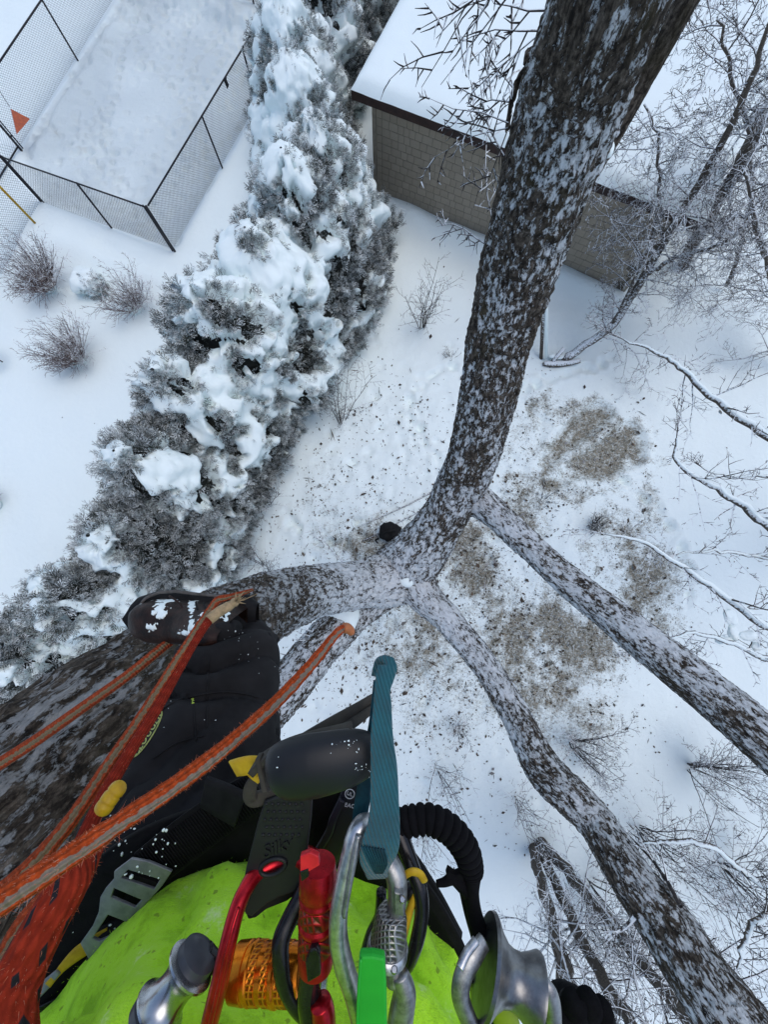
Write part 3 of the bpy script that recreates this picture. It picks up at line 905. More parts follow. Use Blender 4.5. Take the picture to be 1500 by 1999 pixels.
fol = MB(); place_sprays(fol, eb + (0, 0, 0.35) + D * 0.16, D, rg.uniform(0.08, 0.16, n), rg.uniform(-0.3, 0.0, n), 79)
fol.build('foliage', M_EVER, ev2, False, 'frost', kind='stuff')

# ================================================================== the big leaning tree the climber is in
def bark_material():
    m = NT('bark_frosted')
    at = m.coord('bark').outputs['Vector']
    wh = m.coord('white').outputs['Fac']
    geo = m.n('ShaderNodeNewGeometry')
    nz = m.sep(geo.outputs['Normal'])[2]
    big = m.noise(at, 4.5, 4, 0.6)
    fle = m.noise(at, 58.0, 6, 0.75, 0.4)
    fin = m.noise(at, 130.0, 4, 0.6)
    k = m.math('ADD', m.math('MULTIPLY', fle, 0.75), m.math('ADD', m.math('MULTIPLY', m.noise(at, 24.0, 5, 0.65), 0.60), m.math('MULTIPLY', big, 0.38)))
    k = m.math('ADD', k, m.math('MULTIPLY', nz, 0.11))
    k = m.math('ADD', k, m.math('ADD', wh, m.math('MULTIPLY', fin, 0.18)))
    k = m.ramp(m.math('MULTIPLY', k, 0.6), [(0.625, 0.0), (0.655, 0.8), (0.71, 1.0)])
    k = m.math('MULTIPLY', k, m.coord('rime_shade').outputs['Fac'])
    bark = m.ramp(m.noise(at, 46.0, 6, 0.7), [(0.34, (0.008, 0.007, 0.006)), (0.46, (0.035, 0.028, 0.022)), (0.58, (0.105, 0.088, 0.070)), (0.72, (0.24, 0.21, 0.18))])
    moss = m.ramp(m.noise(at, 5.0, 4, 0.6), [(0.55, 0.0), (0.70, 0.5)])
    bark = m.mix(moss, bark, (0.055, 0.046, 0.022))
    m.col(m.mix(k, bark, (0.76, 0.81, 0.84)))
    m.set(Roughness=0.9, Specular_IOR_Level=0.15)
    h = m.math('ADD', m.math('MULTIPLY', fle, 0.8), m.math('ADD', m.math('MULTIPLY', fin, 0.4), m.math('MULTIPLY', k, 0.35)))
    m.bump(h, 1.0, 0.022)
    return m.m
M_BARK = bark_material()

def sighted(rows):
    return np.array([[*C(px, py, z), W2(w, z) / 2] for px, py, z, w in rows])

fork = C(790, 1112, 5.0)
STEMS = {
    'trunk': np.array([[0.40, 0.12, -0.2, 0.85], [0.38, 0.12, 0.15, 0.66], [0.36, 0.12, 0.6, 0.54], [0.33, 0.12, 2.0, 0.48], [0.29, 0.12, 3.6, 0.45], [*fork, 0.40]]),
    'main_limb': sighted([(790, 1112, 5.0, 120), (853, 1032, 4.4, 90), (912, 922, 3.9, 92), (951, 790, 3.4, 108), (977, 655, 3.0, 125), (1023, 490, 2.55, 150), (1080, 310, 2.1, 182), (1138, 140, 1.75, 206), (1190, 5, 1.48, 225), (1245, -140, 1.3, 245), (1330, -360, 1.1, 280)]),
    'right_limb': sighted([(895, 960, 4.25, 84), (945, 985, 4.02, 60), (1030, 1062, 3.7, 54), (1110, 1134, 3.4, 58), (1200, 1206, 3.1, 67), (1290, 1278, 2.85, 76), (1400, 1364, 2.6, 83), (1500, 1448, 2.4, 95), (1650, 1565, 2.2, 102)]),
    'lower_limb': sighted([(798, 1118, 4.95, 92), (835, 1170, 4.7, 64), (880, 1215, 4.45, 56), (948, 1300, 4.1, 52), (1010, 1400, 3.7, 57), (1060, 1498, 3.3, 72), (1118, 1555, 3.05, 72), (1168, 1610, 2.9, 74), (1226, 1705, 2.6, 84), (1300, 1802, 2.38, 104), (1362, 1900, 2.18, 116), (1432, 2000, 2.0, 132), (1510, 2110, 1.85, 145)]),
    'left_limb': sighted([(772, 1128, 4.95, 108), (715, 1138, 4.6, 92), (655, 1148, 4.05, 92), (590, 1160, 3.4, 106), (520, 1185, 2.7, 132), (430, 1240, 2.0, 172), (330, 1318, 1.6, 226), (215, 1415, 1.32, 280), (90, 1525, 1.15, 325), (-40, 1640, 1.02, 370), (-220, 1790, 0.92, 400)]),
    'rear_limb': sighted([(750, 1140, 5.15, 90), (690, 1195, 5.0, 76), (640, 1245, 4.6, 78), (585, 1310, 4.2, 84), (530, 1375, 3.9, 88), (430, 1490, 3.4, 92), (300, 1640, 3.0, 100)]),
    'back_limb': sighted([(1010, 560, 2.85, 70), (1095, 430, 2.8, 42), (1190, 270, 2.6, 42), (1268, 130, 2.35, 46), (1345, -10, 2.1, 52), (1450, -190, 1.9, 58)]),
    'broken_limb': sighted([(1090, 112, 1.85, 40), (1055, 108, 1.88, 32), (1028, 114, 1.92, 28)]),
    'snag': sighted([(1078, 122, 1.9, 26), (1035, 132, 1.95, 17), (1010, 165, 2.0, 15), (997, 212, 2.05, 12), (990, 262, 2.1, 8)]),
}
for _k, _len in (('main_limb', 1.8), ('right_limb', 1.6), ('lower_limb', 1.6), ('left_limb', 1.3), ('rear_limb', 1.2), ('back_limb', 1.5)):
    _a = STEMS[_k]; _d = _a[-1, :3] - _a[-2, :3]; _d = _d / np.linalg.norm(_d) + np.array([0, 0, 0.35]); _d /= np.linalg.norm(_d)
    STEMS[_k] = np.vstack([_a, [*(_a[-1, :3] + _d * _len), _a[-1, 3] * 0.8]])
def build_tree():
    bm_v, bm = MB(), None
    ids = list(STEMS)
    SP, ST, SS, SI, E1, E2 = [], [], [], [], [], []
    for k, nm in enumerate(ids):
        n = 36
        S = spline(STEMS[nm], n); P = S[:, :3]; R = S[:, 3]
        bm_v.tube(P, R, 28)
        T = np.gradient(P, axis=0); T /= np.linalg.norm(T, axis=1)[:, None]
        u = np.cross(T[0], [0.3, 0.2, 1.0]); u /= np.linalg.norm(u); us = [u]
        for j in range(1, n):
            u = us[-1] - T[j] * (us[-1] @ T[j]); us.append(u / np.linalg.norm(u))
        U = np.array(us); s = np.concatenate([[0], np.cumsum(np.linalg.norm(np.diff(P, axis=0), axis=1))])
        SP.append(P); ST.append(T); SS.append(s); SI.append(np.full(n, k)); E1.append(U); E2.append(np.cross(T, U))
    SP, ST, SS, SI, E1, E2 = (np.concatenate(a) for a in (SP, ST, SS, SI, E1, E2))
    SR = np.concatenate([spline(STEMS[nm], 36)[:, 3] for nm in ids])
    tmp = bm_v.build('tmp_tree', None)
    rm = tmp.modifiers.new('r', 'REMESH'); rm.mode = 'VOXEL'; rm.voxel_size = 0.0158
    dg = bpy.context.evaluated_depsgraph_get()
    ev = tmp.evaluated_get(dg); me = ev.to_mesh()
    N = len(me.vertices)
    V = np.empty(N * 3, np.float32); me.vertices.foreach_get('co', V); V = V.reshape(-1, 3).astype(float)
    NF = len(me.polygons)
    L = np.empty(len(me.loops), np.int32); me.loops.foreach_get('vertex_index', L)
    ls = np.empty(NF, np.int32); me.polygons.foreach_get('loop_start', ls)
    lt = np.empty(NF, np.int32); me.polygons.foreach_get('loop_total', lt)
    q = L[ls[lt == 4][:, None] + np.arange(4)]
    ev.to_mesh_clear()
    bpy.data.objects.remove(tmp)
    near = np.empty(N, int)
    for a in range(0, N, 6000):
        d = np.linalg.norm(V[a:a + 6000, None] - SP[None], axis=2) / (SR[None] ** 0.8)
        near[a:a + 6000] = d.argmin(1)
    rel = V - SP[near]
    al = np.einsum('ij,ij->i', rel, ST[near])
    q1 = np.einsum('ij,ij->i', rel, E1[near]); q2 = np.einsum('ij,ij->i', rel, E2[near])
    B = np.stack([q1, q2, (SS[near] + al) * 0.5], 1) + SI[near][:, None] * 5.7
    rad = rel - al[:, None] * ST[near]; rad /= np.linalg.norm(rad, axis=1)[:, None] + 1e-9
    rs_ = SR[near]
    amp = np.clip(rs_ / 0.25, 0.25, 1.2)
    ridge = 1 - 2 * np.abs(pn(B * 20.0, 51))
    disp = amp * (0.018 * ridge + 0.009 * pn(B * 42.0, 53) + 0.020 * pn(B * 5.0, 54)) - 0.004
    V2 = V + rad * disp[:, None]
    sid = SI[near]
    bias = np.array([0.08, 0.05, 0.10, 0.07, 0.115, 0.09, -0.12, -0.02, -0.06])[sid] - 0.05 * ridge
    # the climber's limb has shade put into its colour up close, whiter down at the fork
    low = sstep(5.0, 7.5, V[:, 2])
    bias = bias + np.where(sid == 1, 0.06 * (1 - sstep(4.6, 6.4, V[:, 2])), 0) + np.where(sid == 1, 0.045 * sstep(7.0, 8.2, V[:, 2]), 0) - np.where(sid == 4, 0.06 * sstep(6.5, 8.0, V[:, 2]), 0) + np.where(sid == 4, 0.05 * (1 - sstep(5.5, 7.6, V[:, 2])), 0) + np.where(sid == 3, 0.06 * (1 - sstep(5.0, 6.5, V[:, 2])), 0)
    rime_shade = np.where(sid == 4, 0.88 - 0.50 * sstep(6.0, 8.0, V[:, 2]), 0.95)      # rime whiteness, cut on the near left limb to paint in its shade
    root = thing('leaning_tree', 'big many-limbed leaning tree with frost-flecked dark bark', 'tree', (0.38, 0.12, 0))
    fs = sid[q[:, 0]]
    for k, nm in enumerate(ids):
        f = q[fs == k]
        if not len(f): continue
        used, inv = np.unique(f, return_inverse=True)
        nmz = {'main_limb': 'limb', 'right_limb': 'limb', 'lower_limb': 'limb', 'left_limb': 'limb', 'rear_limb': 'limb', 'back_limb': 'limb', 'broken_limb': 'broken_stub', 'snag': 'dead_branch'}.get(nm, nm)
        o = link(nmz, make_mesh(nmz, V2[used], inv.reshape(-1, 4), None, {'bark': B[used], 'white': bias[used], 'rime_shade': rime_shade[used]}), M_BARK, root)
    return root
tree = build_tree()
# snow resting in the crotch and on the limbs, curled bark, twigs
lump('crotch_snow', C(668, 1192, 4.72), 0.22, 0.28, 0.16, 4, M_SNOW, tree, 0.25)
lump('crotch_snow', C(795, 1125, 4.62), 0.10, 0.13, 0.06, 14, M_SNOW, tree, 0.35)
lump('crotch_snow', C(1187, 292, 2.35), 0.035, 0.05, 0.03, 8, M_SNOW, tree, 0.3, 3, 12)
tw = MB(); rg = np.random.default_rng(21)
for (a, b, L, r) in (((1000, 200, 2.03), (960, 190, 2.1), 0.35, 0.007), ((1005, 175, 2.0), (975, 120, 2.05), 0.3, 0.006), ((993, 240, 2.07), (930, 215, 2.1), 0.36, 0.007), ((990, 258, 2.1), (960, 330, 2.3), 0.45, 0.006),
                     ((992, 250, 2.08), (905, 270, 2.2), 0.4, 0.006), ((1060, 60, 1.8), (1000, 40, 1.9), 0.45, 0.008), ((1075, 20, 1.7), (980, 10, 1.9), 0.5, 0.009), ((1085, -40, 1.6), (960, -10, 1.8), 0.6, 0.010),
                     ((1090, -60, 1.6), (900, -30, 1.9), 0.7, 0.010), ((1050, 70, 1.85), (1000, 110, 1.95), 0.3, 0.006)):
    p = C(*a); d = C(*b) - p
    grow(tw, p, d, L * 1.35, r * 0.6, 0, rg, (6, 4), 0.42, 0.30, -0.02, (5, 3, 3), 0.9, 0.3, 0.12)
for (a, b, L, r) in (((955, 480, 2.75), (935, 470, 2.8), 0.5, 0.006), ((962, 430, 2.7), (940, 330, 2.6), 0.6, 0.006), ((1000, 330, 2.3), (960, 270, 2.3), 0.5, 0.006),):
    p = C(*a); d = C(*b) - p
    grow(tw, p, d, L, r, 0, rg, (7, 4), 0.42, 0.25, 0.0, (5, 3, 3), 0.9, 0.3, 0.12)
for (a, b, L, r) in (((620, 1215, 3.4), (600, 1250, 3.5), 0.4, 0.006), ((690, 1215, 4.9), (655, 1260, 4.9), 0.7, 0.008), ((930, 985, 4.2), (945, 1020, 4.3), 0.25, 0.008), ((700, 1130, 4.3), (640, 1075, 4.5), 0.8, 0.009), ((850, 1000, 4.3), (810, 1000, 4.4), 0.4, 0.006),
                     ((1330, 1770, 2.3), (1290, 1700, 2.5), 0.55, 0.013), ((1240, 1790, 2.4), (1215, 1830, 2.4), 0.25, 0.014)):
    p = C(*a); d = C(*b) - p
    grow(tw, p, d, L, r, 0, rg, (5, 3), 0.42, 0.2, 0.0, (6, 3, 3), 0.8, 0.3, 0.2)
tw.build('twigs', M_TWIG_GREY, tree, False, kind='stuff')

# ================================================================== frosted trees on the right
def free_tree(name, label, paths, limbs, seed, mat, group, twig_mat=None, kids=(7, 5, 4), limb_len=1.6, up=0.03, limb_n=14, start=0.25, cat='tree', snowtop=0):
    """paths: list of rows x, y, z, radius (world) for stems; twigs sprout along them"""
    rg = np.random.default_rng(seed)
    base = np.array(paths[0][0][:3])
    t = thing(name, label, cat, base, group)
    tw = MB()
    for pth in paths:
        S = spline(pth, 26)
        P = S[:, :3] + 0.02 * rg.normal(size=(26, 3)) * (S[:, 3:4] < 0.2)
        MB().tube(P, S[:, 3], 10).build('trunk', M_BARK_SMALL, t)
        n = limb_n
        for k in range(n):
            f = start + (1 - start) * (k + rg.random()) / n
            i = min(int(f * 25), 24)
            ax = P[i + 1] - P[i]; ax /= np.linalg.norm(ax)
            s = np.cross(ax, rg.normal(size=3)); s /= np.linalg.norm(s)
            grow(tw, P[i], ax * 0.5 + s, limb_len * rg.uniform(0.6, 1.25) * (1.1 - 0.45 * f), max(0.24 * S[i, 3], 0.012), 0, rg, kids, 0.45, 0.26, up, (5, 4, 3, 3), 0.95, 0.3, 0.12)
    for (rows, lim_kids, tl) in limbs:
        S = spline(rows, 30)
        P = S[:, :3]; P[1:-1] += rg.normal(0, 0.010, (28, 3))
        MB().tube(P, S[:, 3], 8).build('limb', M_BARK_SMALL, t)
        if snowtop:
            sn = MB(); wv = 1 + 0.35 * pn(P * 4, 3)
            sn.tube(P + np.array([0, 0, 1]) * (S[:, 3] * 0.75)[:, None], S[:, 3] * snowtop * wv, 8, flat=(1.0, 0.6), up=(0, 0, 1))
            sn.build('limb_snow', M_SNOW, t)
        side_twigs(tw, P, S[:, 3] * 0.5, tl, 0, rg, lim_kids, 0.45, 0.26, up, (4, 3, 3, 3), 0.9, 0.3, 0.02)
        for _ in range(3):
            grow(tw, P[0], P[0] - P[2], tl * 0.35, 0.008, 1, rg, lim_kids, 0.45, 0.26, up, (4, 3, 3, 3), 0.9, 0.3, 0.02)
    tw.build('twigs', twig_mat or mat, t, False, kind='stuff')
    return t

def gpath(rows):
    return [[*G(px, py, z), r] for px, py, z, r in rows]
g = 'rimed trees right of the shed'
free_tree('frosted_tree', 'rime-covered leaning tree rooted beside the snowy log, crossing in front of the shed wall',
          [gpath([(1100, 702, 0.05, .11), (1150, 668, 0.5, .10), (1200, 630, 1.0, .095), (1262, 535, 2.0, .085), (1335, 410, 3.2, .07), (1405, 290, 4.2, .055), (1470, 150, 5.2, .04), (1500, 40, 5.9, .02)]),
           gpath([(1262, 535, 2.0, .05), (1330, 500, 2.6, .04), (1420, 470, 3.2, .03), (1480, 400, 3.9, .02)]),
           gpath([(1200, 630, 1.0, .05), (1235, 560, 1.8, .04), (1280, 440, 2.9, .035), (1290, 300, 4.0, .025), (1260, 200, 4.8, .015)])],
          [], 41, M_TWIG_FROST, g, None, (8, 6, 4), 1.9, 0.0, 20, 0.2)
free_tree('frosted_tree', 'rime-covered tree with dark trunk at the upper right edge behind the shed end',
          [gpath([(1330, 520, 0.0, .16), (1375, 440, 1.3, .15), (1440, 330, 2.7, .13), (1495, 220, 4.0, .11), (1560, 90, 5.2, .08), (1600, -40, 6, .04)]),
           gpath([(1420, 560, 0.2, .06), (1450, 470, 1.4, .05), (1470, 330, 3.0, .04), (1440, 170, 4.6, .03), (1400, 40, 5.6, .015)])],
          [], 42, M_TWIG_FROST, g, None, (8, 6, 4), 1.9, 0.0, 19, 0.25)
free_tree('frosted_tree', 'fine rimed tree at the right edge below the shed, trunk out of the photo',
          [gpath([(1560, 720, 0.0, .1), (1540, 640, 1.2, .09), (1510, 540, 2.4, .07), (1480, 450, 3.4, .05), (1450, 330, 4.4, .02)])],
          [], 43, M_TWIG_FROST, g, None, (9, 6, 4), 2.0, 0.0, 22, 0.1)
tx = np.array([10.6, 0.9, 0.0])
free_tree('snowy_limb_tree', 'tree standing out of the photo whose snow-topped limbs reach in from the right',
          [[[*tx, .32], [*(tx + (0.05, 0.1, 2.2)), .27], [*(tx + (0.1, 0.1, 4.4)), .24], [*(tx + (0.15, 0.2, 7.0)), .17]]],
          [([[*C(1218, 662, 5.9), .012], [*C(1290, 692, 5.75), .025], [*C(1335, 722, 5.65), .034], [*C(1395, 778, 5.5), .045], [*C(1500, 852, 5.3), .055], [*C(1640, 930, 5.2), .07], [*(tx + (0.1, 0.1, 4.5)), .11]], (16, 5, 3), 1.9),
           ([[*C(1322, 856, 5.2), .018], [*C(1328, 908, 5.2), .026], [*C(1400, 952, 5.15), .042], [*C(1450, 985, 5.1), .05], [*C(1500, 1024, 5.0), .058], [*C(1640, 1090, 5.0), .07], [*(tx + (0.05, 0.1, 3.9)), .1]], (12, 4, 3), 1.5),
           ([[*C(1372, 912, 5.4), .010], [*C(1430, 932, 5.35), .018], [*C(1500, 930, 5.3), .024], [*C(1650, 980, 5.2), .04], [*(tx + (0.05, 0.1, 4.1)), .08]], (10, 4, 3), 1.0),
           ([[*C(1182, 1042, 5.0), .012], [*C(1250, 1056, 4.95), .024], [*C(1310, 1092, 4.9), .032], [*C(1375, 1135, 4.85), .04], [*C(1440, 1182, 4.8), .048], [*C(1500, 1222, 4.75), .055], [*C(1640, 1280, 4.8), .07], [*(tx + (0.05, 0.0, 3.6)), .1]], (15, 4, 3), 1.5),
           ([[*C(1325, 1082, 5.1), .010], [*C(1400, 1076, 5.1), .02], [*C(1500, 1090, 5.1), .026], [*C(1650, 1120, 5.1), .04], [*(tx + (0.05, 0.0, 3.8)), .08]], (12, 4, 3), 1.0),
           ([[*C(1275, 1262, 4.6), .008], [*C(1350, 1235, 4.6), .02], [*C(1430, 1255, 4.6), .03], [*C(1510, 1290, 4.7), .04], [*C(1640, 1300, 4.8), .06], [*(tx + (0.05, 0.0, 3.4)), .1]], (16, 5, 3), 1.2)],
          44, M_TWIG_GREY, None, None, (5, 3), 1.4, 0.02, 6, 0.4, snowtop=0.62)
for k_, (a_, b_, sx_, sy_) in enumerate(((1428, 1205, .07, .10), (1430, 1235, .06, .09), (1412, 1250, .10, .05), (1465, 1240, .12, .05), (1480, 1262, .08, .05))):
    lump('limb_snow_clump', C(a_, b_, 4.72), sx_, sy_, 0.035, 4 + k_, M_SNOW, bpy.data.objects['snowy_limb_tree'], 0.55, 4, 9)
# clump of slim trunks, lower right
b0 = on_ground(1048, 1645)
free_tree('trunk_clump', 'clump of slim brown trunks rising from one snow well at lower right', [
    [[*(b0 + (-0.05, -0.12, -0.1)), .10], [*G(1070, 1765, 1.5), .09], [*G(1104, 1880, 3.0), .075], [*G(1140, 2000, 4.3), .062], [*G(1190, 2120, 5.2), .06]],
    [[*(b0 + (0.05, -0.1, -0.1)), .10], [*G(1108, 1775, 1.5), .09], [*G(1172, 1900, 3.1), .08], [*G(1240, 2010, 4.3), .065], [*G(1330, 2120, 5.2), .06]],
    [[*(b0 + (0.1, 0.0, -0.1)), .11], [*G(1140, 1738, 1.3), .10], [*G(1230, 1850, 2.8), .085], [*G(1330, 1975, 4.2), .07], [*G(1420, 2100, 5.3), .06]],
    [[*(b0 + (-0.1, -0.2, -0.1)), .08], [*G(1085, 1830, 2.0), .07], [*G(1098, 1930, 3.2), .06], [*G(1105, 2040, 4.2), .05]]],
    [], 51, M_TWIG_FROST, None, None, (7, 5, 3), 1.9, 0.03, 12, 0.3)
g = 'bare brush at lower right'
for k, (px, py, h, lb) in enumerate(((1250, 1620, 2.6, 'tall bare brush between the two long right-hand limbs'), (1350, 1500, 2.2, 'bare brush with seed heads below the upper right limb'), (1420, 1700, 2.6, 'bare brush at the right edge beside the lower limb'),
                                     (1150, 1720, 2.4, 'bare brush left of the lower limb in front of the trunk clump'), (1120, 1450, 1.4, 'sparse bare brush in scoured turf beside the lower limb'))):
    shrub('tall_bare_brush', lb, on_ground(px, py), h, 0.6, 11, 70 + k, M_TWIG_GREY, False, g, (8, 5, 3), 0.016)
# snow-laden branch at right
free_tree('arching_branch', 'snow-topped arching branch entering from the right above the lower limb', [gpath([(1700, 1500, 0.0, .08), (1680, 1640, 2.0, .06), (1640, 1740, 3.2, .05)])],
          [([[*C(1256, 1645, 4.6), .012], [*C(1310, 1640, 4.5), .022], [*C(1380, 1650, 4.4), .03], [*C(1440, 1690, 4.4), .035], [*C(1510, 1735, 4.5), .04], [*G(1640, 1740, 3.2), .05]], (12, 4, 3), 1.3),
           ([[*C(1440, 1890, 3.9), .010], [*C(1455, 1830, 3.9), .022], [*C(1490, 1785, 3.9), .03], [*C(1560, 1770, 4.2), .035], [*G(1640, 1740, 3.2), .05]], (12, 4, 3), 1.0)], 52, M_TWIG_GREY, None, None, (4, 3), 0.9, 0.0, 4, 0.5, snowtop=0.6)
# snow-covered log and post beside the frosted tree
lg = thing('snowy_log', 'broken snow-topped log lying beside the leaning rimed tree', 'log', on_ground(1090, 705))
MB().tube(spline([on_ground(1060, 712) + (0, 0, .05), on_ground(1095, 712) + (0, 0, .08), on_ground(1130, 708) + (0, 0, .1)], 12), [.05, .07, .08, .085, .09, .09, .085, .085, .08, .08, .07, .06], 9).build('wood', M_BARK_SMALL, lg)
lump('snow_cap', on_ground(1095, 700) + (0, 0, 0.15), 0.42, 0.10, 0.06, 5, M_SNOW, lg, 0.3)
MB().tube([on_ground(1072, 715), on_ground(1092, 700) + (0, .1, .35)], [.06, .05], 8).build('stub', M_BARK_SMALL, lg)
pl = thing('leaning_pole', 'slim snow-sided pole standing right of the main limb', 'pole', on_ground(1060, 700))
p0, p1 = on_ground(1060, 702), G(1064, 545, 1.9)
MB().tube([p0 - (0, 0, .1), p1], [.045, .04], 8).build('wood', M_BARK_SMALL, pl)
MB().tube([p0 + (0.06, 0, .1), p1 + (0.05, 0, 0)], [.05, .035], 8).build('snow_strip', M_SNOW, pl)
# fallen sticks, gear bag
for k, (rows, lb) in enumerate((([(708, 1055), (735, 1045), (760, 1030), (830, 995)], 'dark fallen stick lying under the black gear bag'), ([(880, 940), (800, 985), (700, 1030)], 'long thin fallen branch on the snow above the black bag'))):
    P = spline([on_ground(*r) + (0, 0, .03) for r in rows], 14)
    b = MB(); b.tube(P, np.linspace(0.022, 0.01, 14), 6); rg = np.random.default_rng(90 + k)
    side_twigs(b, P, np.full(14, .012), 0.9, 0, rg, (6, 3), 0.4, 0.2, 0, (4, 3, 3), 0.9, 0.3, 0.1)
    tag(b.build('fallen_stick', M_TWIG_DARK, None, False), lb, 'stick')
bagp = on_ground(762, 1043)
bag = thing('gear_bag', 'black crumpled gear bag on the snow beside the tree base', 'bag', bagp)
M_BLACKCLOTH = simple('black_cloth', (0.006, 0.006, 0.007), (0.003, 0.003, 0.003), 30, 0.8, 0, 0.5, 60, 0.004)
lump('body', bagp + (0, 0, 0.17), 0.29, 0.24, 0.22, 3, M_BLACKCLOTH, bag, 0.35, 4, 5.0)
MB().tube(spline([bagp + (-.2, -.05, .3), bagp + (-.05, .0, .46), bagp + (.12, .05, .36)], 10), 0.014, 6, flat=(1.6, .5)).build('handle', M_BLACKCLOTH, bag)
MB().tube(spline([bagp + (-.28, -.12, .05), bagp + (-.36, -.16, .03), bagp + (-.30, -.24, .03)], 10), 0.02, 6).build('strap', M_BLACKCLOTH, bag)
tl = MB(); tl.tube(spline([bagp + (.1, -.15, .38), bagp + (.15, -.3, .3), bagp + (.05, -.45, .1), bagp + (-.1, -.6, .03)], 16), 0.007, 5)
tag(tl.build('thin_line', simple('line_pink', (0.35, 0.16, 0.12), None, 50, 0.8)), 'thin reddish line trailing out of the black gear bag', 'rope')

# ================================================================== the climber: body, clothes
FWD = RCAM @ np.array([0, 0, -1.0]); RIGHT = np.array([1.0, 0, 0]); UPV = RCAM @ np.array([0, 1.0, 0])

def S4(rows):
    """rows (px, py, dist, full width in px) -> x, y, z, radius"""
    return np.array([[*C(a, b, d), W2(w, d) / 2] for a, b, d, w in rows])

M_PANTS = NT('trouser_black')
_v = M_PANTS.coord()
M_PANTS.col(M_PANTS.ramp(M_PANTS.noise(_v, 9, 5, 0.6), [(0.35, (0.010, 0.0095, 0.010)), (0.65, (0.021, 0.020, 0.021))]))
M_PANTS.set(Roughness=0.8, Specular_IOR_Level=0.12)
M_PANTS.bump(M_PANTS.noise(_v, 420, 2), 0.25, 0.001)
M_PANTS = M_PANTS.m
M_FLEECE = NT('shirt_lime')
_v = M_FLEECE.coord()
_f = M_FLEECE.noise(_v, 19, 7, 0.7)
_c = M_FLEECE.ramp(_f, [(0.36, (0.27, 0.55, 0.016)), (0.50, (0.43, 0.80, 0.03)), (0.60, (0.45, 0.80, 0.05)), (0.70, (0.66, 0.84, 0.36))])
_sp = M_FLEECE.ramp(M_FLEECE.noise(_v, 95, 2, 0.5), [(0.66, 0.0), (0.70, 1.0)])
M_FLEECE.col(M_FLEECE.mix(M_FLEECE.math('MULTIPLY', _sp, 0.55), _c, (0.10, 0.13, 0.02)))
M_FLEECE.set(Roughness=1.0, Specular_IOR_Level=0.05, Sheen_Weight=0.08)
M_FLEECE.bump(M_FLEECE.math('ADD', M_FLEECE.noise(_v, 520, 3), M_FLEECE.math('MULTIPLY', M_FLEECE.noise(_v, 110, 5, 0.7), 0.6)), 0.8, 0.0022)
M_FLEECE = M_FLEECE.m
M_BOOT = simple('boot_leather', (0.030, 0.014, 0.010), (0.008, 0.005, 0.004), 40, 0.5, 0, 0.6, 120, 0.002, spec=0.2)
M_RUBBER = simple('rubber_black', (0.013, 0.013, 0.014), (0.007, 0.007, 0.008), 50, 0.6, 0, 0.2, 200, 0.0006, spec=0.12)
M_WEB = simple('webbing_black', (0.007, 0.007, 0.0075), (0.0035, 0.0035, 0.004), 60, 0.75, 0, 0.4, 700, 0.0008, spec=0.12)
M_GLOVE = simple('glove_black', (0.005, 0.005, 0.0065), (0.0025, 0.0025, 0.0035), 60, 0.9, 0, 0.5, 500, 0.001, spec=0.12)

person = thing('person', 'tree climber in black trousers, brown boot and lime fleece seen from above', 'person', C(480, 1215, 1.06))

def remesh_blend(tubes, voxel):
    b = MB()
    for t in tubes: b.tube(t[:, :3], t[:, 3], 24)
    tmp = b.build('tmp_body', None)
    rm = tmp.modifiers.new('r', 'REMESH'); rm.mode = 'VOXEL'; rm.voxel_size = voxel
    sm = tmp.modifiers.new('s', 'SMOOTH'); sm.iterations = 10; sm.factor = 0.5
    ev = tmp.evaluated_get(bpy.context.evaluated_depsgraph_get()); me = ev.to_mesh()
    V = np.empty(len(me.vertices) * 3, np.float32); me.vertices.foreach_get('co', V); V = V.reshape(-1, 3).astype(float)
    N = np.empty(len(me.vertices) * 3, np.float32); me.vertices.foreach_get('normal', N); N = N.reshape(-1, 3).astype(float)
    L = np.empty(len(me.loops), np.int32); me.loops.foreach_get('vertex_index', L)
    ev.to_mesh_clear(); bpy.data.objects.remove(tmp)
    return V, N, L.reshape(-1, 4)

hz = CAM_H
leg = S4([(478, 1208, 1.00, 118), (462, 1235, 0.99, 150), (448, 1290, 0.94, 182), (428, 1365, 0.87, 216), (412, 1450, 0.81, 272), (385, 1545, 0.76, 318), (355, 1645, 0.71, 370), (330, 1760, 0.70, 400), (380, 1880, 0.72, 440)])
LEGAX = spline(leg, 60)
pelvis = np.array([[-0.40, -0.56, hz - .62, .15], [-0.26, -0.58, hz - .66, .19], [-0.10, -0.58, hz - .66, .19], [0.02, -0.58, hz - .62, .15]])
torso = np.array([[-0.17, -0.58, hz - .66, .19], [-0.16, -0.58, hz - .4, .17], [-0.15, -0.58, hz - .1, .18], [-0.15, -0.60, hz + .03, .13], [-0.15, -0.60, hz + .12, .07], [-0.15, -0.58, hz + .2, .065]])
rleg = np.array([[-0.05, -0.60, hz - .66, .15], [-0.05, -0.72, hz - .95, .105], [-0.05, -0.85, hz - 1.12, .085], [-0.05, -1.1, hz - 1.3, .06]])
rarm = np.array([[0.0, -0.60, hz - .0, .085], [0.14, -0.62, hz - .12, .065], [0.27, -0.66, hz - .30, .055], [0.26, -0.64, hz - .42, .04]])
larm = np.array([[-0.30, -0.60, hz - .0, .085], [-0.44, -0.60, hz - .12, .065], [-0.52, -0.52, hz - .25, .055], [-0.36, -0.28, hz + .02, .04], [-0.22, -0.14, hz + .10, .035]])
V, N, q = remesh_blend([LEGAX, spline(pelvis, 20), spline(torso, 30), spline(rleg, 24), spline(rarm, 20), spline(larm, 24)], 0.0098)
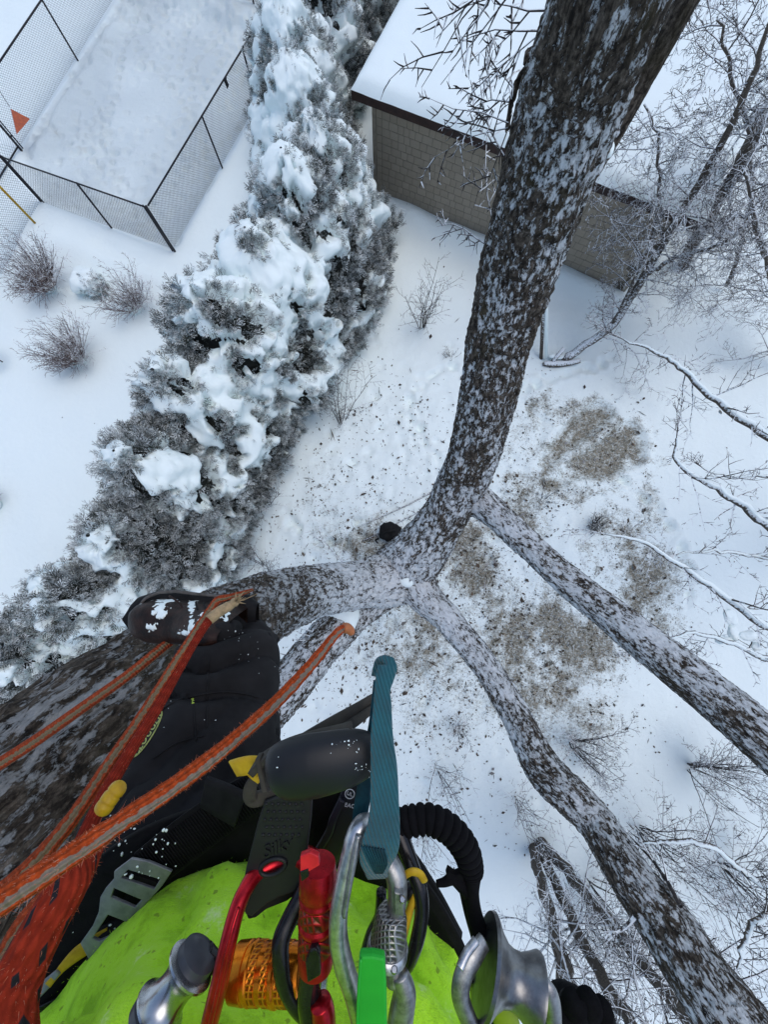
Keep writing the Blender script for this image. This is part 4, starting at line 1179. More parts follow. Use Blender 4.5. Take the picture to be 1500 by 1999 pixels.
# folds: bunching round the knee and shin, long drags on the thigh
d2 = np.linalg.norm(V[:, None, :] - LEGAX[None, :, :3], axis=2)
ki = d2.argmin(1); onleg = (d2.min(1) < LEGAX[ki, 3] * 1.35)
tpos = ki / 59.0
ax = np.gradient(LEGAX[:, :3], axis=0); ax /= np.linalg.norm(ax, axis=1)[:, None]
al = np.einsum('ij,ij->i', V - LEGAX[ki, :3], ax[ki]) + tpos * 0.62
side = np.einsum('ij,j->i', V - LEGAX[ki, :3], RIGHT) / LEGAX[ki, 3]
ph = al * 44 + 1.3 * np.abs(side) + 1.9 * pn(V * 6, 3)
cr = np.abs(np.sin(ph))
zone = sstep(0.52, 0.38, tpos)
fold = (cr ** 0.6 - 0.75) * zone * (0.75 + 0.6 * pn(V * 5, 5)) * 1.4
ph2 = side * 3.6 + al * 16 + 2.4 * pn(V * 4, 15)
fold = fold + 0.55 * (np.abs(np.sin(ph2)) ** 0.5 - 0.8) * sstep(0.34, 0.5, tpos)
drag = pn(np.stack([side * 2.2 + al * 4, al * 3.0, tpos * 0], 1), 8) + 0.5 * pn(V * 16, 9)
V2 = V + N * (onleg * (0.034 * fold + 0.010 * drag))[:, None] + N * (0.004 * pn(V * 24, 12))[:, None]
body = link('body', make_mesh('body', V2, q), M_PANTS, person)
# knee panel seam, centre seam and pocket piping raised on the leg
def on_leg(px, py, lift=0.004):
    """first point of the trousers along a sight line"""
    o = Vector(CPOS); d = Vector(ray(px, py)).normalized()
    ok, loc, nrm, _ = body.ray_cast(o - body.matrix_world.translation, d)
    if not ok: return None
    return np.array(loc) + np.array(nrm) * lift
bpy.context.view_layer.update()
from mathutils.bvhtree import BVHTree
BV = BVHTree.FromPolygons([tuple(v) for v in V2], [tuple(int(i) for i in f) for f in q])
def on_leg(px, py, lift=0.003, fallback=0.8):
    loc, nrm, i, dist = BV.ray_cast(Vector(CPOS), Vector(ray(px, py)).normalized())
    if loc is None: return C(px, py, fallback)
    return np.array(loc) - FWD * lift
def seam(rows, r, mat, name, lift=0.0015):
    P = spline(rows, 24)
    MB().tube([on_leg(a, b, lift) for a, b in P], r, 6).build(name, mat, body)
seam([(300, 1395), (345, 1368), (410, 1352), (470, 1352), (545, 1372)], 0.0022, M_PANTS, 'seam')
seam([(408, 1285), (406, 1340), (404, 1420)], 0.0018, M_PANTS, 'seam')
seam([(378, 1362), (380, 1400), (384, 1445)], 0.0016, M_PANTS, 'seam')
seam([(300, 1480), (345, 1450), (400, 1435)], 0.0016, M_PANTS, 'seam')
M_LOGO = simple('print_olive', (0.42, 0.46, 0.14), (0.26, 0.30, 0.09), 300, 0.7)
seam([(377, 1362), (378, 1368), (378, 1373)], 0.0028, simple('tab_lime', (0.45, 0.6, 0.08), None, 50, 0.7), 'tab', 0.003)
# printed oval badge on the thigh
el = []
for k in range(37):
    a = k / 36 * 6.2832; u, w = 52 * math.cos(a), 10 * math.sin(a)
    r = math.radians(-58)
    el.append((288 + u * math.cos(r) - w * math.sin(r), 1432 + u * math.sin(r) + w * math.cos(r)))
MB().tube([on_leg(a, b, 0.0012) for a, b in el], 0.0013, 5).build('badge_outline', M_LOGO, body)

def text_mesh(name, txt, px, py, dist, size_px, rot, mat, parent, depth=0.0004, shear=0.0, flip=1, surf=None):
    cu = bpy.data.curves.new(name, 'FONT'); cu.body = txt; cu.size = W2(size_px, dist); cu.extrude = depth; cu.align_x = 'CENTER'; cu.align_y = 'CENTER'; cu.shear = shear
    o = bpy.data.objects.new(name, cu); COL.objects.link(o)
    me = bpy.data.meshes.new_from_object(o.evaluated_get(bpy.context.evaluated_depsgraph_get()))
    bpy.data.objects.remove(o)
    n = len(me.vertices); co = np.empty(n * 3, np.float32); me.vertices.foreach_get('co', co); co = co.reshape(-1, 3).astype(float)
    r = math.radians(rot); X = RIGHT * math.cos(r) + UPV * math.sin(r); Y = -RIGHT * math.sin(r) + UPV * math.cos(r)
    base = C(px, py, dist)
    W = base + co[:, 0:1] * X * flip + co[:, 1:2] * Y - co[:, 2:3] * FWD
    if surf:      # printed on the cloth: follow it
        for k in range(n):
            v = RCAM.T @ (W[k] - CPOS); a, b = 750 + FPX * v[0] / -v[2], 999.5 - FPX * v[1] / -v[2]
            W[k] = on_leg(a, b, 0.001 + co[k, 2])
    me.vertices.foreach_set('co', W.astype(np.float32).ravel()); me.update()
    return link(name, me, mat, parent)
text_mesh('badge_lettering', 'CLOGGER', 287, 1433, 0.7, 21, 58, M_LOGO, body, 0.0003, 0.25, 1, True)

# boot: sole, upper, laces, caught snow
def boot():
    s_ = np.linspace(0, 1, 26)
    cx = 268 + s_ * 222; cy = 1204 - 6 * s_ + 4 * np.sin(s_ * 3.1)
    w = np.interp(s_, [0, .03, .08, .2, .35, .55, .75, .92, 1], [6, 22, 34, 43, 45, 40, 36, 34, 18]) * 1.0
    hg = np.interp(s_, [0, .05, .15, .3, .5, .7, .85, 1], [.012, .035, .05, .062, .085, .13, .19, .19])
    zc = 1.065
    for nm, mat, k, lo, hi in (('sole', M_RUBBER, 1.16, 0.0, 0.028), ('upper', M_BOOT, 1.0, 0.029, None)):
        rows = []
        for i in range(26):
            ring = []
            for j in range(15):
                a = math.pi * j / 14
                hh = (math.sin(a) ** 0.7) * (hg[i] if hi is None else hi - lo) + lo
                yy = cy[i] - math.cos(a) * (abs(math.cos(a)) ** -0.25 if abs(math.cos(a)) > .05 else 1) * w[i] * (k if hi is not None else .90)
                xx = cx[i] + (s_[i] - .5) * (k - 1) * 200
                ring.append(C(xx, yy, zc) - FWD * hh)
            rows.append(ring)
        V = np.array(rows).reshape(-1, 3); ii = np.arange(26 * 15).reshape(26, 15)
        qd = np.stack([ii[:-1, :-1], ii[:-1, 1:], ii[1:, 1:], ii[1:, :-1]], -1).reshape(-1, 4)
        bt = np.stack([ii[:-1, 0], ii[1:, 0], ii[1:, -1], ii[:-1, -1]], -1)
        if hi is None: V = V + 0.003 * pn(V * 45, 4)[:, None] * -FWD
        yield nm, make_mesh(nm, V, np.vstack([qd, bt])), mat
br = None
for nm, me, mat in boot():
    o = link('boot' if nm == 'upper' else nm, me, mat, person if nm == 'upper' else None)
    if nm == 'upper': br = o
    else: so = o
so.parent = br; so.location = (0, 0, 0)
wl_ = [C(268 + t_ * 215 , 1204 + sg * w_ * 1.10, 1.034) for sg, seq in ((-1, np.linspace(.86, 0, 26)), (1, np.linspace(0.02, .86, 26))) for t_ in seq for w_ in [np.interp(t_, [0, .03, .08, .2, .35, .55, .75, .92, 1], [6, 22, 34, 43, 45, 40, 36, 34, 18])]]
MB().tube(spline(wl_, 90), .0042, 8).build('welt', simple('welt_grey', (0.11, 0.105, 0.10), (0.05, 0.045, 0.04), 60, 0.7), br)
MB().tube(spline([C(330, 1163, 1.0), C(352, 1180, .985), (C(358, 1204, .978)), C(350, 1228, .988), C(334, 1246, 1.005)], 24), .0026, 6).build('toe_seam', M_BOOT, br)
for k, a in enumerate((388, 404, 420, 436)):
    MB().tube(spline([C(a - 6, 1176 + k * 1.5, .985 - .012 * k), C(a, 1200, .958 - .014 * k), C(a + 5, 1226, .985 - .012 * k)], 10), 0.0028, 6).build('lace', M_RUBBER, br)
bme = br.data; nv_ = len(bme.vertices)
co = np.empty(nv_ * 3, np.float32); bme.vertices.foreach_get('co', co); co = co.reshape(-1, 3).astype(float)
fine = co.reshape(26, 15, 3); fine = np.array([spline(r_, 60) for r_ in fine]); fine = np.array([spline(fine[:, c_], 110) for c_ in range(60)]).transpose(1, 0, 2)
Pf = fine.reshape(-1, 3)
pxv = (RCAM.T @ (Pf - CPOS).T).T; ppx = 750 + FPX * pxv[:, 0] / -pxv[:, 2]; ppy = 999.5 - FPX * pxv[:, 1] / -pxv[:, 2]
spots_ = np.zeros(len(Pf))
for a_, b_, sx, sy in ((312, 1190, 15, 26), (325, 1172, 14, 8), (374, 1182, 7, 16), (372, 1220, 9, 16), (400, 1208, 16, 10), (362, 1236, 16, 6), (412, 1188, 8, 6), (440, 1210, 6, 12), (295, 1225, 12, 8)):
    spots_ = np.maximum(spots_, np.exp(-(((ppx - a_) / sx) ** 2 + ((ppy - b_) / sy) ** 2)))
msk = spots_ + 0.55 * pn(Pf * 90, 5) + 0.3 * pn(Pf * 220, 6)
Pf = Pf - FWD * (-0.004 + 0.009 * sstep(0.45, 0.75, msk))[:, None]
ii = np.arange(110 * 60).reshape(110, 60); qd = np.stack([ii[:-1, :-1], ii[:-1, 1:], ii[1:, 1:], ii[1:, :-1]], -1).reshape(-1, 4)
qd = qd[(msk[qd].max(1) > 0.45)]
link('caught_snow', make_mesh('caught_snow', Pf, qd), M_SNOW, br)

# lime fleece: hem ring measured, then up over the belly and chest
hem = [(40, 2070), (92, 1998), (150, 1932), (230, 1832), (310, 1745), (395, 1695), (480, 1674), (560, 1675), (650, 1687), (742, 1718), (800, 1756), (852, 1812), (890, 1870), (912, 1925), (935, 2000), (950, 2070)]
HZ = hz - 0.576
hp = [G(a, b, HZ) for a, b in hem]
cx, cy_ = -0.15, -0.60
back = []
p0, p1 = hp[-1], hp[0]
for k in range(1, 14):
    a = math.pi * k / 14
    back.append(np.array([cx + 0.27 * math.cos(a) , min(p0[1], p1[1]) - 0.17 * math.sin(a), HZ]))
ring = np.array(hp + back); ring = np.vstack([ring, ring[0]])
ring = spline(ring, 121)[:-1]
ctr = np.array([cx, cy_, 0])
lev = [(-0.012, .93), (-0.010, .965), (0.0, 0.985), (0.006, 1.0), (0.02, 1.012), (0.06, 1.02), (0.11, 1.03), (0.17, 1.03), (0.24, 1.02), (0.32, 1.0), (0.40, .98), (0.48, .96), (0.54, .90), (0.60, .78), (0.65, .58), (0.69, .36), (0.72, .26)]
lev = spline(np.array(lev), 74)
SVs = []
for dz, sc in lev:
    r_ = ring.copy(); r_[:, :2] = ctr[:2] + (ring[:, :2] - ctr[:2]) * sc; r_[:, 2] = HZ + dz; SVs.append(r_)
SVs = np.array(SVs)
P = SVs.reshape(-1, 3)
out = P - (ctr + np.array([0, 0, 1]) * P[:, 2:3]); out[:, 2] = 0; out /= np.linalg.norm(out, axis=1)[:, None]
dzr = np.repeat(lev[:, 0], 120)
wr = 0.030 * pn(np.stack([P[:, 0] * 6, P[:, 1] * 6, P[:, 2] * 8], 1), 3) + 0.006 * pn(P * 22, 4) + 0.0012 * pn(P * 90, 6)
fold = np.exp(-((P[:, 2] - (HZ + 0.13 + 0.10 * (P[:, 0] - cx))) / 0.025) ** 2) * (P[:, 0] > -0.1)
th_ = np.arctan2(P[:, 1] - cy_, P[:, 0] - cx)
ph = th_ * 5.5 + (P[:, 2] - HZ) * 26 + 2.2 * pn(P * 5, 41)
wr += 0.022 * (np.abs(np.sin(ph)) ** 0.5 - 0.8) * (0.6 + 0.8 * pn(P * 4, 42)) + 0.004 * (1 - np.abs(np.sin(th_ * 9 - (P[:, 2] - HZ) * 30 + 3 * pn(P * 6, 43)))) ** 3
wr += 0.016 * fold - 0.012 * np.exp(-((P[:, 2] - (HZ + 0.085 + 0.10 * (P[:, 0] - cx))) / 0.02) ** 2) * (P[:, 0] > -0.1)
P = P + out * (wr * sstep(0.0, 0.03, dzr))[:, None] + np.array([0, 0, 1]) * (0.010 * pn(P * 6, 7) * sstep(0.12, 0.0, dzr))[:, None]
ii = np.arange(74 * 120).reshape(74, 120)
qd = np.stack([ii[:-1], np.roll(ii[:-1], -1, 1), np.roll(ii[1:], -1, 1), ii[1:]], -1).reshape(-1, 4)
shirt = link('fleece_top', make_mesh('fleece_top', P, qd), M_FLEECE, person)
Pm = P.reshape(74, 120, 3)
for lv_ in (9,):
    st = MB(); st.tube(np.vstack([Pm[lv_] + out.reshape(74, 120, 3)[lv_] * 0.0006, Pm[lv_][:1]]), 0.0011, 5, cap=False); st.build('hem_stitching', M_FLEECE, shirt)
# pile of the fleece standing at the hem
fz = MB(); rg = np.random.default_rng(3)
FV, FT = [], []
for k in range(9000):
    i = rg.integers(0, 120); j = rg.integers(2, 40) if rg.random() < 0.6 else rg.integers(2, 8)
    b = Pm[j, i] + rg.normal(0, 0.003, 3); o_ = out.reshape(74, 120, 3)[j, i]
    d = o_ * rg.uniform(.3, 1) + rg.normal(0, .7, 3); d /= np.linalg.norm(d); s_ = np.cross(d, rg.normal(size=3)); s_ /= np.linalg.norm(s_)
    n = len(FV); L = rg.uniform(.0015, .0042)
    FV += [b - s_ * .00022, b + s_ * .00022, b + d * L]; FT.append((n, n + 1, n + 2))
link('fleece_pile', make_mesh('fleece_pile', FV, None, FT, None, False), M_FLEECE, shirt, 'stuff')
# head with helmet and the gloved right hand (mostly outside the photograph)
lump('head', (-0.15, -0.56, hz + 0.30), 0.078, 0.098, 0.115, 2, simple('skin', (0.55, 0.36, 0.28), None, 40, 0.5), person, 0.03)
lump('nose', (-0.15, -0.458, hz + 0.29), 0.014, 0.02, 0.022, 2, simple('skin_nose', (0.55, 0.36, 0.28), None, 40, 0.5), person, 0.03, 3)
lump('helmet', (-0.15, -0.57, hz + 0.365), 0.115, 0.145, 0.095, 2, simple('helmet_orange', (0.55, 0.14, 0.02), None, 10, 0.35), person, 0.02)
def glove():
    b = MB()
    ctr = C(1128, 2022, 0.47)
    b.tube(spline(np.array([[*(ctr + (0.05, -0.06, 0.02)), .034], [*(ctr + (0.02, -0.02, 0.01)), .044], [*ctr, .042], [*(ctr + (-0.03, 0.012, -0.012)), .036]]), 14)[:, :3], [.03, .034, .038, .042, .044, .044, .043, .043, .042, .041, .04, .038, .036, .03], 16)
    tips = [((1100, 1982), .0125, 1.0), ((1122, 1962), .0125, 1.05), ((1150, 1958), .0122, 1.0), ((1176, 1972), .0110, .92)]
    for (a, c), r, l in tips:
        p0 = C(a + 10, c + 40, .468); p1 = C(a, c, .448); p2 = C(a - 14, c + 2, .475); p3 = C(a - 22, c + 20, .50)
        b.tube(spline([p0, p1, p2, p3], 14), np.array([r * 1.1] * 6 + [r] * 5 + [r * .95, r * .85, r * .5]), 12)
    b.tube(spline([C(1080, 2035, .47), C(1062, 2010, .46), C(1058, 1990, .47)], 10), np.array([.015] * 6 + [.0145, .014, .012, .007]), 12)
    return b.build('glove', M_GLOVE, person)
glove()

# snow specks caught on the trousers
rg = np.random.default_rng(8); FV, FQ = [], []
bm = bmesh.new(); bmesh.ops.create_icosphere(bm, subdivisions=1, radius=1.0)
iv = np.array([v.co[:] for v in bm.verts]); it = np.array([[v.index for v in f.verts] for f in bm.faces]); bm.free()
sn = MB()
for k in range(45):
    c = rg.choice(4, p=[.35, .3, .2, .15])
    px, py = [(rg.uniform(180, 520), rg.uniform(1250, 1680)), (rg.normal(470, 22), rg.normal(1240, 14)), (rg.normal(225, 35), rg.normal(1665, 40)), (rg.normal(500, 20), rg.normal(1285, 25))][c]
    loc, nrm, i, dist = BV.ray_cast(Vector(CPOS), Vector(ray(px, py)).normalized())
    if loc is None: continue
    s_ = abs(rg.normal(0, .0007)) + .0004
    sn.add(np.array(loc) + iv * np.array([s_, s_ * rg.uniform(.5, 1.6), s_]) + rg.normal(0, .0003, (len(iv), 3)), None, it)
sn.build('snow_specks', M_SNOW, person, kind='stuff')

# ================================================================== ropes
def rope_material(name, main, fleck, mode, n=5, k=420.0):
    """braided sheath: main colour with a tracer"""
    m = NT(name)
    at = m.sep(m.coord('ruv').outputs['Vector'])
    u, v = at[0], at[1]
    a = m.math('ADD', m.math('MULTIPLY', v, n * 6.2832), m.math('MULTIPLY', u, k))
    b = m.math('SUBTRACT', m.math('MULTIPLY', v, n * 6.2832), m.math('MULTIPLY', u, k))
    sa, sb = m.math('SINE', a), m.math('SINE', b)
    weave = m.math('MULTIPLY', sa, sb)
    dirt = m.noise(m.coord(), 90, 4, 0.6)
    base = m.mix(m.ramp(dirt, [(0.35, 0.0), (0.7, 1.0)]), main, tuple(x * 0.62 for x in main))
    base = m.mix(m.ramp(weave, [(0.0, 0.5), (0.5, 0.0)]), base, tuple(x * 0.45 for x in main))
    if mode == 'stripe':
        w = m.math('ADD', m.math('ADD', v, m.math('MULTIPLY', m.math('SINE', m.math('MULTIPLY', u, 700.0)), 0.007)), m.math('MULTIPLY', m.math('SUBTRACT', m.noise(m.coord(), 160, 3), 0.5), 0.13))
        f1 = m.ramp(m.math('ABSOLUTE', m.math('SUBTRACT', w, 0.26)), [(0.050, 1.0), (0.062, 0.0)])
        f2 = m.ramp(m.math('ABSOLUTE', m.math('SUBTRACT', w, 0.49)), [(0.035, 1.0), (0.05, 0.0)])
        base = m.mix(m.math('MAXIMUM', f1, f2), base, fleck)
    elif mode == 'fleck':
        f = m.math('MULTIPLY', m.ramp(sa, [(0.55, 0.0), (0.7, 1.0)]), m.ramp(m.math('SINE', m.math('MULTIPLY', b, 0.5)), [(0.45, 0.0), (0.65, 1.0)]))
        base = m.mix(f, base, fleck)
    m.col(base); m.set(Roughness=0.95, Specular_IOR_Level=0.1)
    m.bump(m.math('ADD', weave, m.math('MULTIPLY', dirt, 1.6)), 0.9, 0.0018)
    return m.m
M_ROPE1 = rope_material('rope_orange_grey', (0.56, 0.085, 0.02), (0.24, 0.20, 0.155), 'stripe')
M_ROPE2 = rope_material('rope_orange_tan', (0.42, 0.075, 0.028), (0.20, 0.15, 0.09), 'stripe', 5, 460)
M_ROPE3 = rope_material('rope_red', (0.30, 0.030, 0.016), (0.04, 0.03, 0.03), 'plain', 6, 240)
M_ROPE4 = rope_material('rope_red_black', (0.36, 0.036, 0.016), (0.02, 0.02, 0.025), 'fleck', 6, 190)
M_FUZZ = simple('rope_fuzz', (0.62, 0.11, 0.04), (0.50, 0.30, 0.2), 200, 0.95)

def rope(name, label, rows, mat, n=150, seg=18, fuzz=0, group='climbing ropes', seed=1, wob=0.0):
    S = spline(S4(rows), n); P = S[:, :3]; R = S[:, 3] * (0.80 if rows[0][3] < 90 else 0.95)
    rg = np.random.default_rng(seed)
    T = np.gradient(P, axis=0); T /= np.linalg.norm(T, axis=1)[:, None]
    U = np.cross(T, FWD); U /= np.linalg.norm(U, axis=1)[:, None]; B = np.cross(T, U)
    u = np.concatenate([[0], np.cumsum(np.linalg.norm(np.diff(P, axis=0), axis=1))])
    R = R * (1 + wob * pn(np.stack([u * 90, u * 0, u * 0], 1), seed))
    ang = np.linspace(0, 2 * math.pi, seg + 1)
    V = P[:, None] + R[:, None, None] * (np.cos(ang)[None, :, None] * U[:, None] + np.sin(ang)[None, :, None] * B[:, None])
    A = np.stack([np.repeat(u[:, None], seg + 1, 1), np.repeat(ang[None] / (2 * math.pi), n, 0), np.zeros((n, seg + 1))], -1)
    ii = np.arange(n * (seg + 1)).reshape(n, seg + 1)
    qd = np.stack([ii[:-1, :-1], ii[:-1, 1:], ii[1:, 1:], ii[1:, :-1]], -1).reshape(-1, 4)
    t = thing(name, label, 'rope', P[0], group)
    link('sheath', make_mesh('sheath', V.reshape(-1, 3), qd, None, {'ruv': A.reshape(-1, 3)}), mat, t)
    if fuzz:
        FV, FT = [], []
        for k in range(fuzz):
            i = rg.integers(0, n); a = rg.uniform(0, 6.28)
            o_ = math.cos(a) * U[i] + math.sin(a) * B[i]
            b = P[i] + o_ * R[i] * .97 + T[i] * rg.uniform(-.003, .003)
            d = o_ * rg.uniform(.4, 1) + T[i] * rg.normal(0, .8); d /= np.linalg.norm(d); s_ = np.cross(d, o_ + rg.normal(0, .2, 3)); s_ /= np.linalg.norm(s_) + 1e-9
            L = min(R[i], .0085) * abs(rg.normal(.22, .24)); w = min(R[i], .008) * .03; m_ = len(FV)
            FV += [b - s_ * w, b + s_ * w, b + d * L]; FT.append((m_, m_ + 1, m_ + 2))
        link('frayed_fibres', make_mesh('frayed_fibres', FV, None, FT, None, False), M_FUZZ, t, 'stuff')
    return t, P, R
r1, P1, R1 = rope('climbing_rope', 'frayed orange and grey rope crossing over the thigh, nearest the camera',
   [(-60, 1800, .262, 62), (60, 1722, .272, 58), (160, 1655, .285, 52), (250, 1595, .30, 47), (360, 1520, .33, 42), (450, 1450, .365, 37), (540, 1370, .41, 32), (610, 1295, .455, 27), (650, 1245, .485, 22), (668, 1228, .497, 19), (680, 1228, .502, 15)], M_ROPE1, 260, 20, 3600, seed=2, wob=.10)
M_TAPE = simple('tape_orange', (0.5, 0.16, 0.05), (0.3, 0.12, 0.06), 90, 0.6)
MB().tube(spline([C(671, 1226, .498), C(678, 1226, .50), C(684, 1231, .503), (C(687, 1237, .507))], 10), [.0068, .0068, .0068, .0066, .0066, .0064, .006, .0055, .005, .003], 10).build('whipped_end', M_TAPE, r1)
r2, P2, R2 = rope('climbing_rope', 'orange and tan rope running past the boot to a pointed orange tip',
   [(-40, 1775, .40, 46), (60, 1690, .43, 41), (140, 1600, .46, 38), (215, 1490, .50, 33), (280, 1395, .54, 29), (340, 1300, .58, 26), (385, 1230, .62, 23), (412, 1190, .65, 21), (425, 1172, .66, 19), (445, 1166, .67, 15), (470, 1159, .68, 12), (494, 1151, .69, 7)], M_ROPE2, 220, 16, 1500, seed=3, wob=.06)
r3, P3_, R3 = rope('climbing_rope', 'dark red braided rope lying beside the tan one, ending in a pale frayed tip',
   [(80, 1770, .40, 38), (150, 1660, .43, 36), (205, 1550, .47, 33), (255, 1465, .50, 29), (305, 1385, .54, 26), (350, 1305, .58, 22), (385, 1245, .61, 20), (412, 1205, .635, 20)], M_ROPE3, 180, 16, 500, seed=4)
M_PALE = simple('whipping_pale', (0.42, 0.30, 0.17), (0.25, 0.19, 0.11), 120, 0.8)
MB().tube(spline([C(408, 1210, .63), C(425, 1196, .64), C(440, 1187, .645), C(452, 1180, .65), C(462, 1172, .65)], 12), [.009, .0092, .0092, .009, .009, .0088, .0086, .0085, .0075, .007, .008, .006], 10).build('whipped_end', M_PALE, r3)
fr = MB(); rg = np.random.default_rng(12)
for k in range(26):
    p = C(458, 1176, .65); d = C(470 + rg.normal(0, 9), 1168 + rg.normal(0, 9), .65 + rg.normal(0, .01)) - p
    fr.tube([p, p + d * .5 + rg.normal(0, .001, 3), p + d * rg.uniform(.7, 1.4)], [.0012, .001, .0003], 4)
fr.build('frayed_tip', M_PALE, r3, kind='stuff')
rope('climbing_rope', 'plain orange rope running from behind the boot to the left edge', [(-60, 1528, .80, 32), (60, 1452, .83, 29), (160, 1382, .86, 27), (250, 1318, .90, 25), (320, 1262, .97, 24), (370, 1225, 1.08, 20)], M_ROPE2, 120, 14, 500, seed=5)
rope('climbing_rope', 'thick red rope with black flecks in the lower left corner',
   [(10, 2060, .30, 110), (14, 1985, .31, 100), (40, 1900, .325, 92), (85, 1810, .34, 84), (135, 1725, .36, 76), (170, 1660, .39, 60)], M_ROPE4, 150, 20, 700, seed=6)
rope('climbing_rope', 'frayed brownish rope layer tucked under the orange and grey rope', [(-30, 1990, .36, 60), (10, 1880, .37, 56), (50, 1800, .38, 50), (110, 1730, .40, 40), (160, 1670, .42, 30)], M_ROPE2, 90, 14, 900, seed=7)
# yellow whipping on the red rope
M_YELTAPE = simple('tape_yellow', (0.50, 0.30, 0.012), (0.36, 0.20, 0.010), 80, 0.45)
yw = MB(); Pw = spline([C(200, 1580, .425), C(207, 1570, .425), C(215, 1558, .428), C(226, 1544, .432), C(230, 1539, .436)], 40)
rr_ = .0084 * (1 + .10 * (np.abs(np.sin(np.linspace(0.3, 9.7, 40))) > .35)); rr_[-4:] *= [1, .95, .85, .6]; rr_[:2] *= [.8, .95]
yw.tube(Pw, rr_, 16)
ywo = yw.build('yellow_whipping', M_YELTAPE)
tag(ywo, 'yellow taped rope end standing beside the red rope over the hip', 'rope end')

# ================================================================== harness and hardware
def metal(name, c1, c2, rough=0.3, scale=120, metallic=1.0, scratch=0.6):
    m = NT(name); v = m.coord()
    f = m.noise(v, scale, 6, 0.7)
    m.col(m.ramp(f, [(0.35, c2), (0.62, c1)]))
    r = m.math('ADD', m.math('MULTIPLY', m.noise(v, scale * 3, 4, 0.7), scratch * 0.5), rough - 0.1)
    m.set(Metallic=metallic, Roughness=r)
    m.bump(m.noise(v, scale * 5, 3), 0.15, 0.0004)
    return m.m
def knurl(name, c1, c2, k=900.0, metallic=0.9, rough=0.4):
    m = NT(name); v = m.coord()
    x = m.sep(v)
    a = m.math('SINE', m.math('MULTIPLY', m.math('ADD', x[0], x[2]), k)); b = m.math('SINE', m.math('MULTIPLY', m.math('SUBTRACT', x[1], x[2]), k))
    h = m.math('MAXIMUM', a, b)
    m.col(m.mix(m.ramp(h, [(0.2, 0.0), (0.9, 1.0)]), c2, c1))
    m.set(Metallic=metallic, Roughness=rough); m.bump(h, 0.7, 0.0006)
    return m.m
M_STEEL = metal('steel_worn', (0.62, 0.63, 0.65), (0.30, 0.31, 0.33), 0.34)
M_STEEL2 = metal('steel_grey', (0.40, 0.41, 0.41), (0.18, 0.18, 0.19), 0.40)
M_RED = metal('anodised_red', (0.50, 0.010, 0.020), (0.28, 0.006, 0.012), 0.30, 90, 0.75, 0.4)
M_REDBRIGHT = simple('plastic_red', (0.72, 0.02, 0.03), (0.5, 0.012, 0.02), 60, 0.4)
M_REDKNURL = knurl('knurled_red', (0.42, 0.02, 0.025), (0.16, 0.05, 0.035), 1300)
M_ORANGE = metal('anodised_orange', (0.80, 0.24, 0.015), (0.55, 0.13, 0.01), 0.25, 60, 0.9, 0.3)
M_ORANGEK = knurl('knurled_orange', (0.75, 0.26, 0.02), (0.38, 0.09, 0.008), 1500)
M_STEELK = knurl('knurled_steel', (0.36, 0.36, 0.35), (0.13, 0.13, 0.12), 1700)
M_BLACKM = metal('anodised_black', (0.016, 0.016, 0.019), (0.007, 0.007, 0.009), 0.28, 80, 0.4, 0.3)
M_CHROME = metal('pulley_bright', (0.50, 0.51, 0.52), (0.36, 0.37, 0.385), 0.30, 30, 1.0, 0.25)
M_PULLEY = metal('pulley_grey', (0.22, 0.225, 0.23), (0.10, 0.10, 0.105), 0.32, 50, 0.9, 0.35)
M_DARKCAP = simple('cap_slate', (0.05, 0.056, 0.068), (0.035, 0.04, 0.05), 30, 0.35)
M_TEAL = NT('webbing_teal'); _v = M_TEAL.coord()
_x = M_TEAL.sep(_v); _rib = M_TEAL.math('SINE', M_TEAL.math('MULTIPLY', M_TEAL.math('ADD', _x[0], M_TEAL.math('MULTIPLY', _x[1], 0.3)), 2600.0))
M_TEAL.col(M_TEAL.mix(M_TEAL.ramp(M_TEAL.noise(_v, 60, 5, .65), [(.35, 0.0), (.7, 1.0)]), (0.004, 0.105, 0.135), (0.010, 0.070, 0.092)))
M_TEAL.set(Roughness=0.8, Sheen_Weight=0.2); M_TEAL.bump(M_TEAL.math('ADD', _rib, M_TEAL.math('MULTIPLY', M_TEAL.noise(_v, 160, 4, .7), 2.0)), 0.6, 0.0012); M_TEAL = M_TEAL.m
M_TEALD = simple('webbing_teal_dark', (0.006, 0.06, 0.08), (0.004, 0.03, 0.04), 80, 0.8)
M_OLIVE = simple('webbing_olive_grey', (0.052, 0.047, 0.038), (0.03, 0.027, 0.022), 60, 0.8, 0, 0.35, 600, 0.0007)
M_PAD = simple('pad_slate', (0.013, 0.0145, 0.017), (0.009, 0.010, 0.012), 14, 0.45, 0, 0.1, 500, 0.0004)
M_FLAP = simple('flap_rubber', (0.013, 0.0145, 0.016), (0.008, 0.009, 0.010), 25, 0.5, 0, 0.2, 300, 0.0005)
M_TABY = simple('tab_yellow', (0.55, 0.37, 0.012), (0.40, 0.24, 0.010), 70, 0.55)
M_GREEN = simple('plastic_green', (0.022, 0.42, 0.035), (0.016, 0.34, 0.03), 20, 0.4)
M_BUCKLE = metal('buckle_grey', (0.26, 0.265, 0.275), (0.17, 0.175, 0.185), 0.42, 60, 0.6, 0.3)
M_CLIP = simple('clip_pale', (0.42, 0.43, 0.44), (0.3, 0.31, 0.32), 40, 0.5)
M_NAVY = simple('strap_navy', (0.012, 0.012, 0.022), (0.007, 0.007, 0.012), 40, 0.45)
M_WHITEINK = simple('ink_white', (0.55, 0.55, 0.56), None, 200, 0.7)

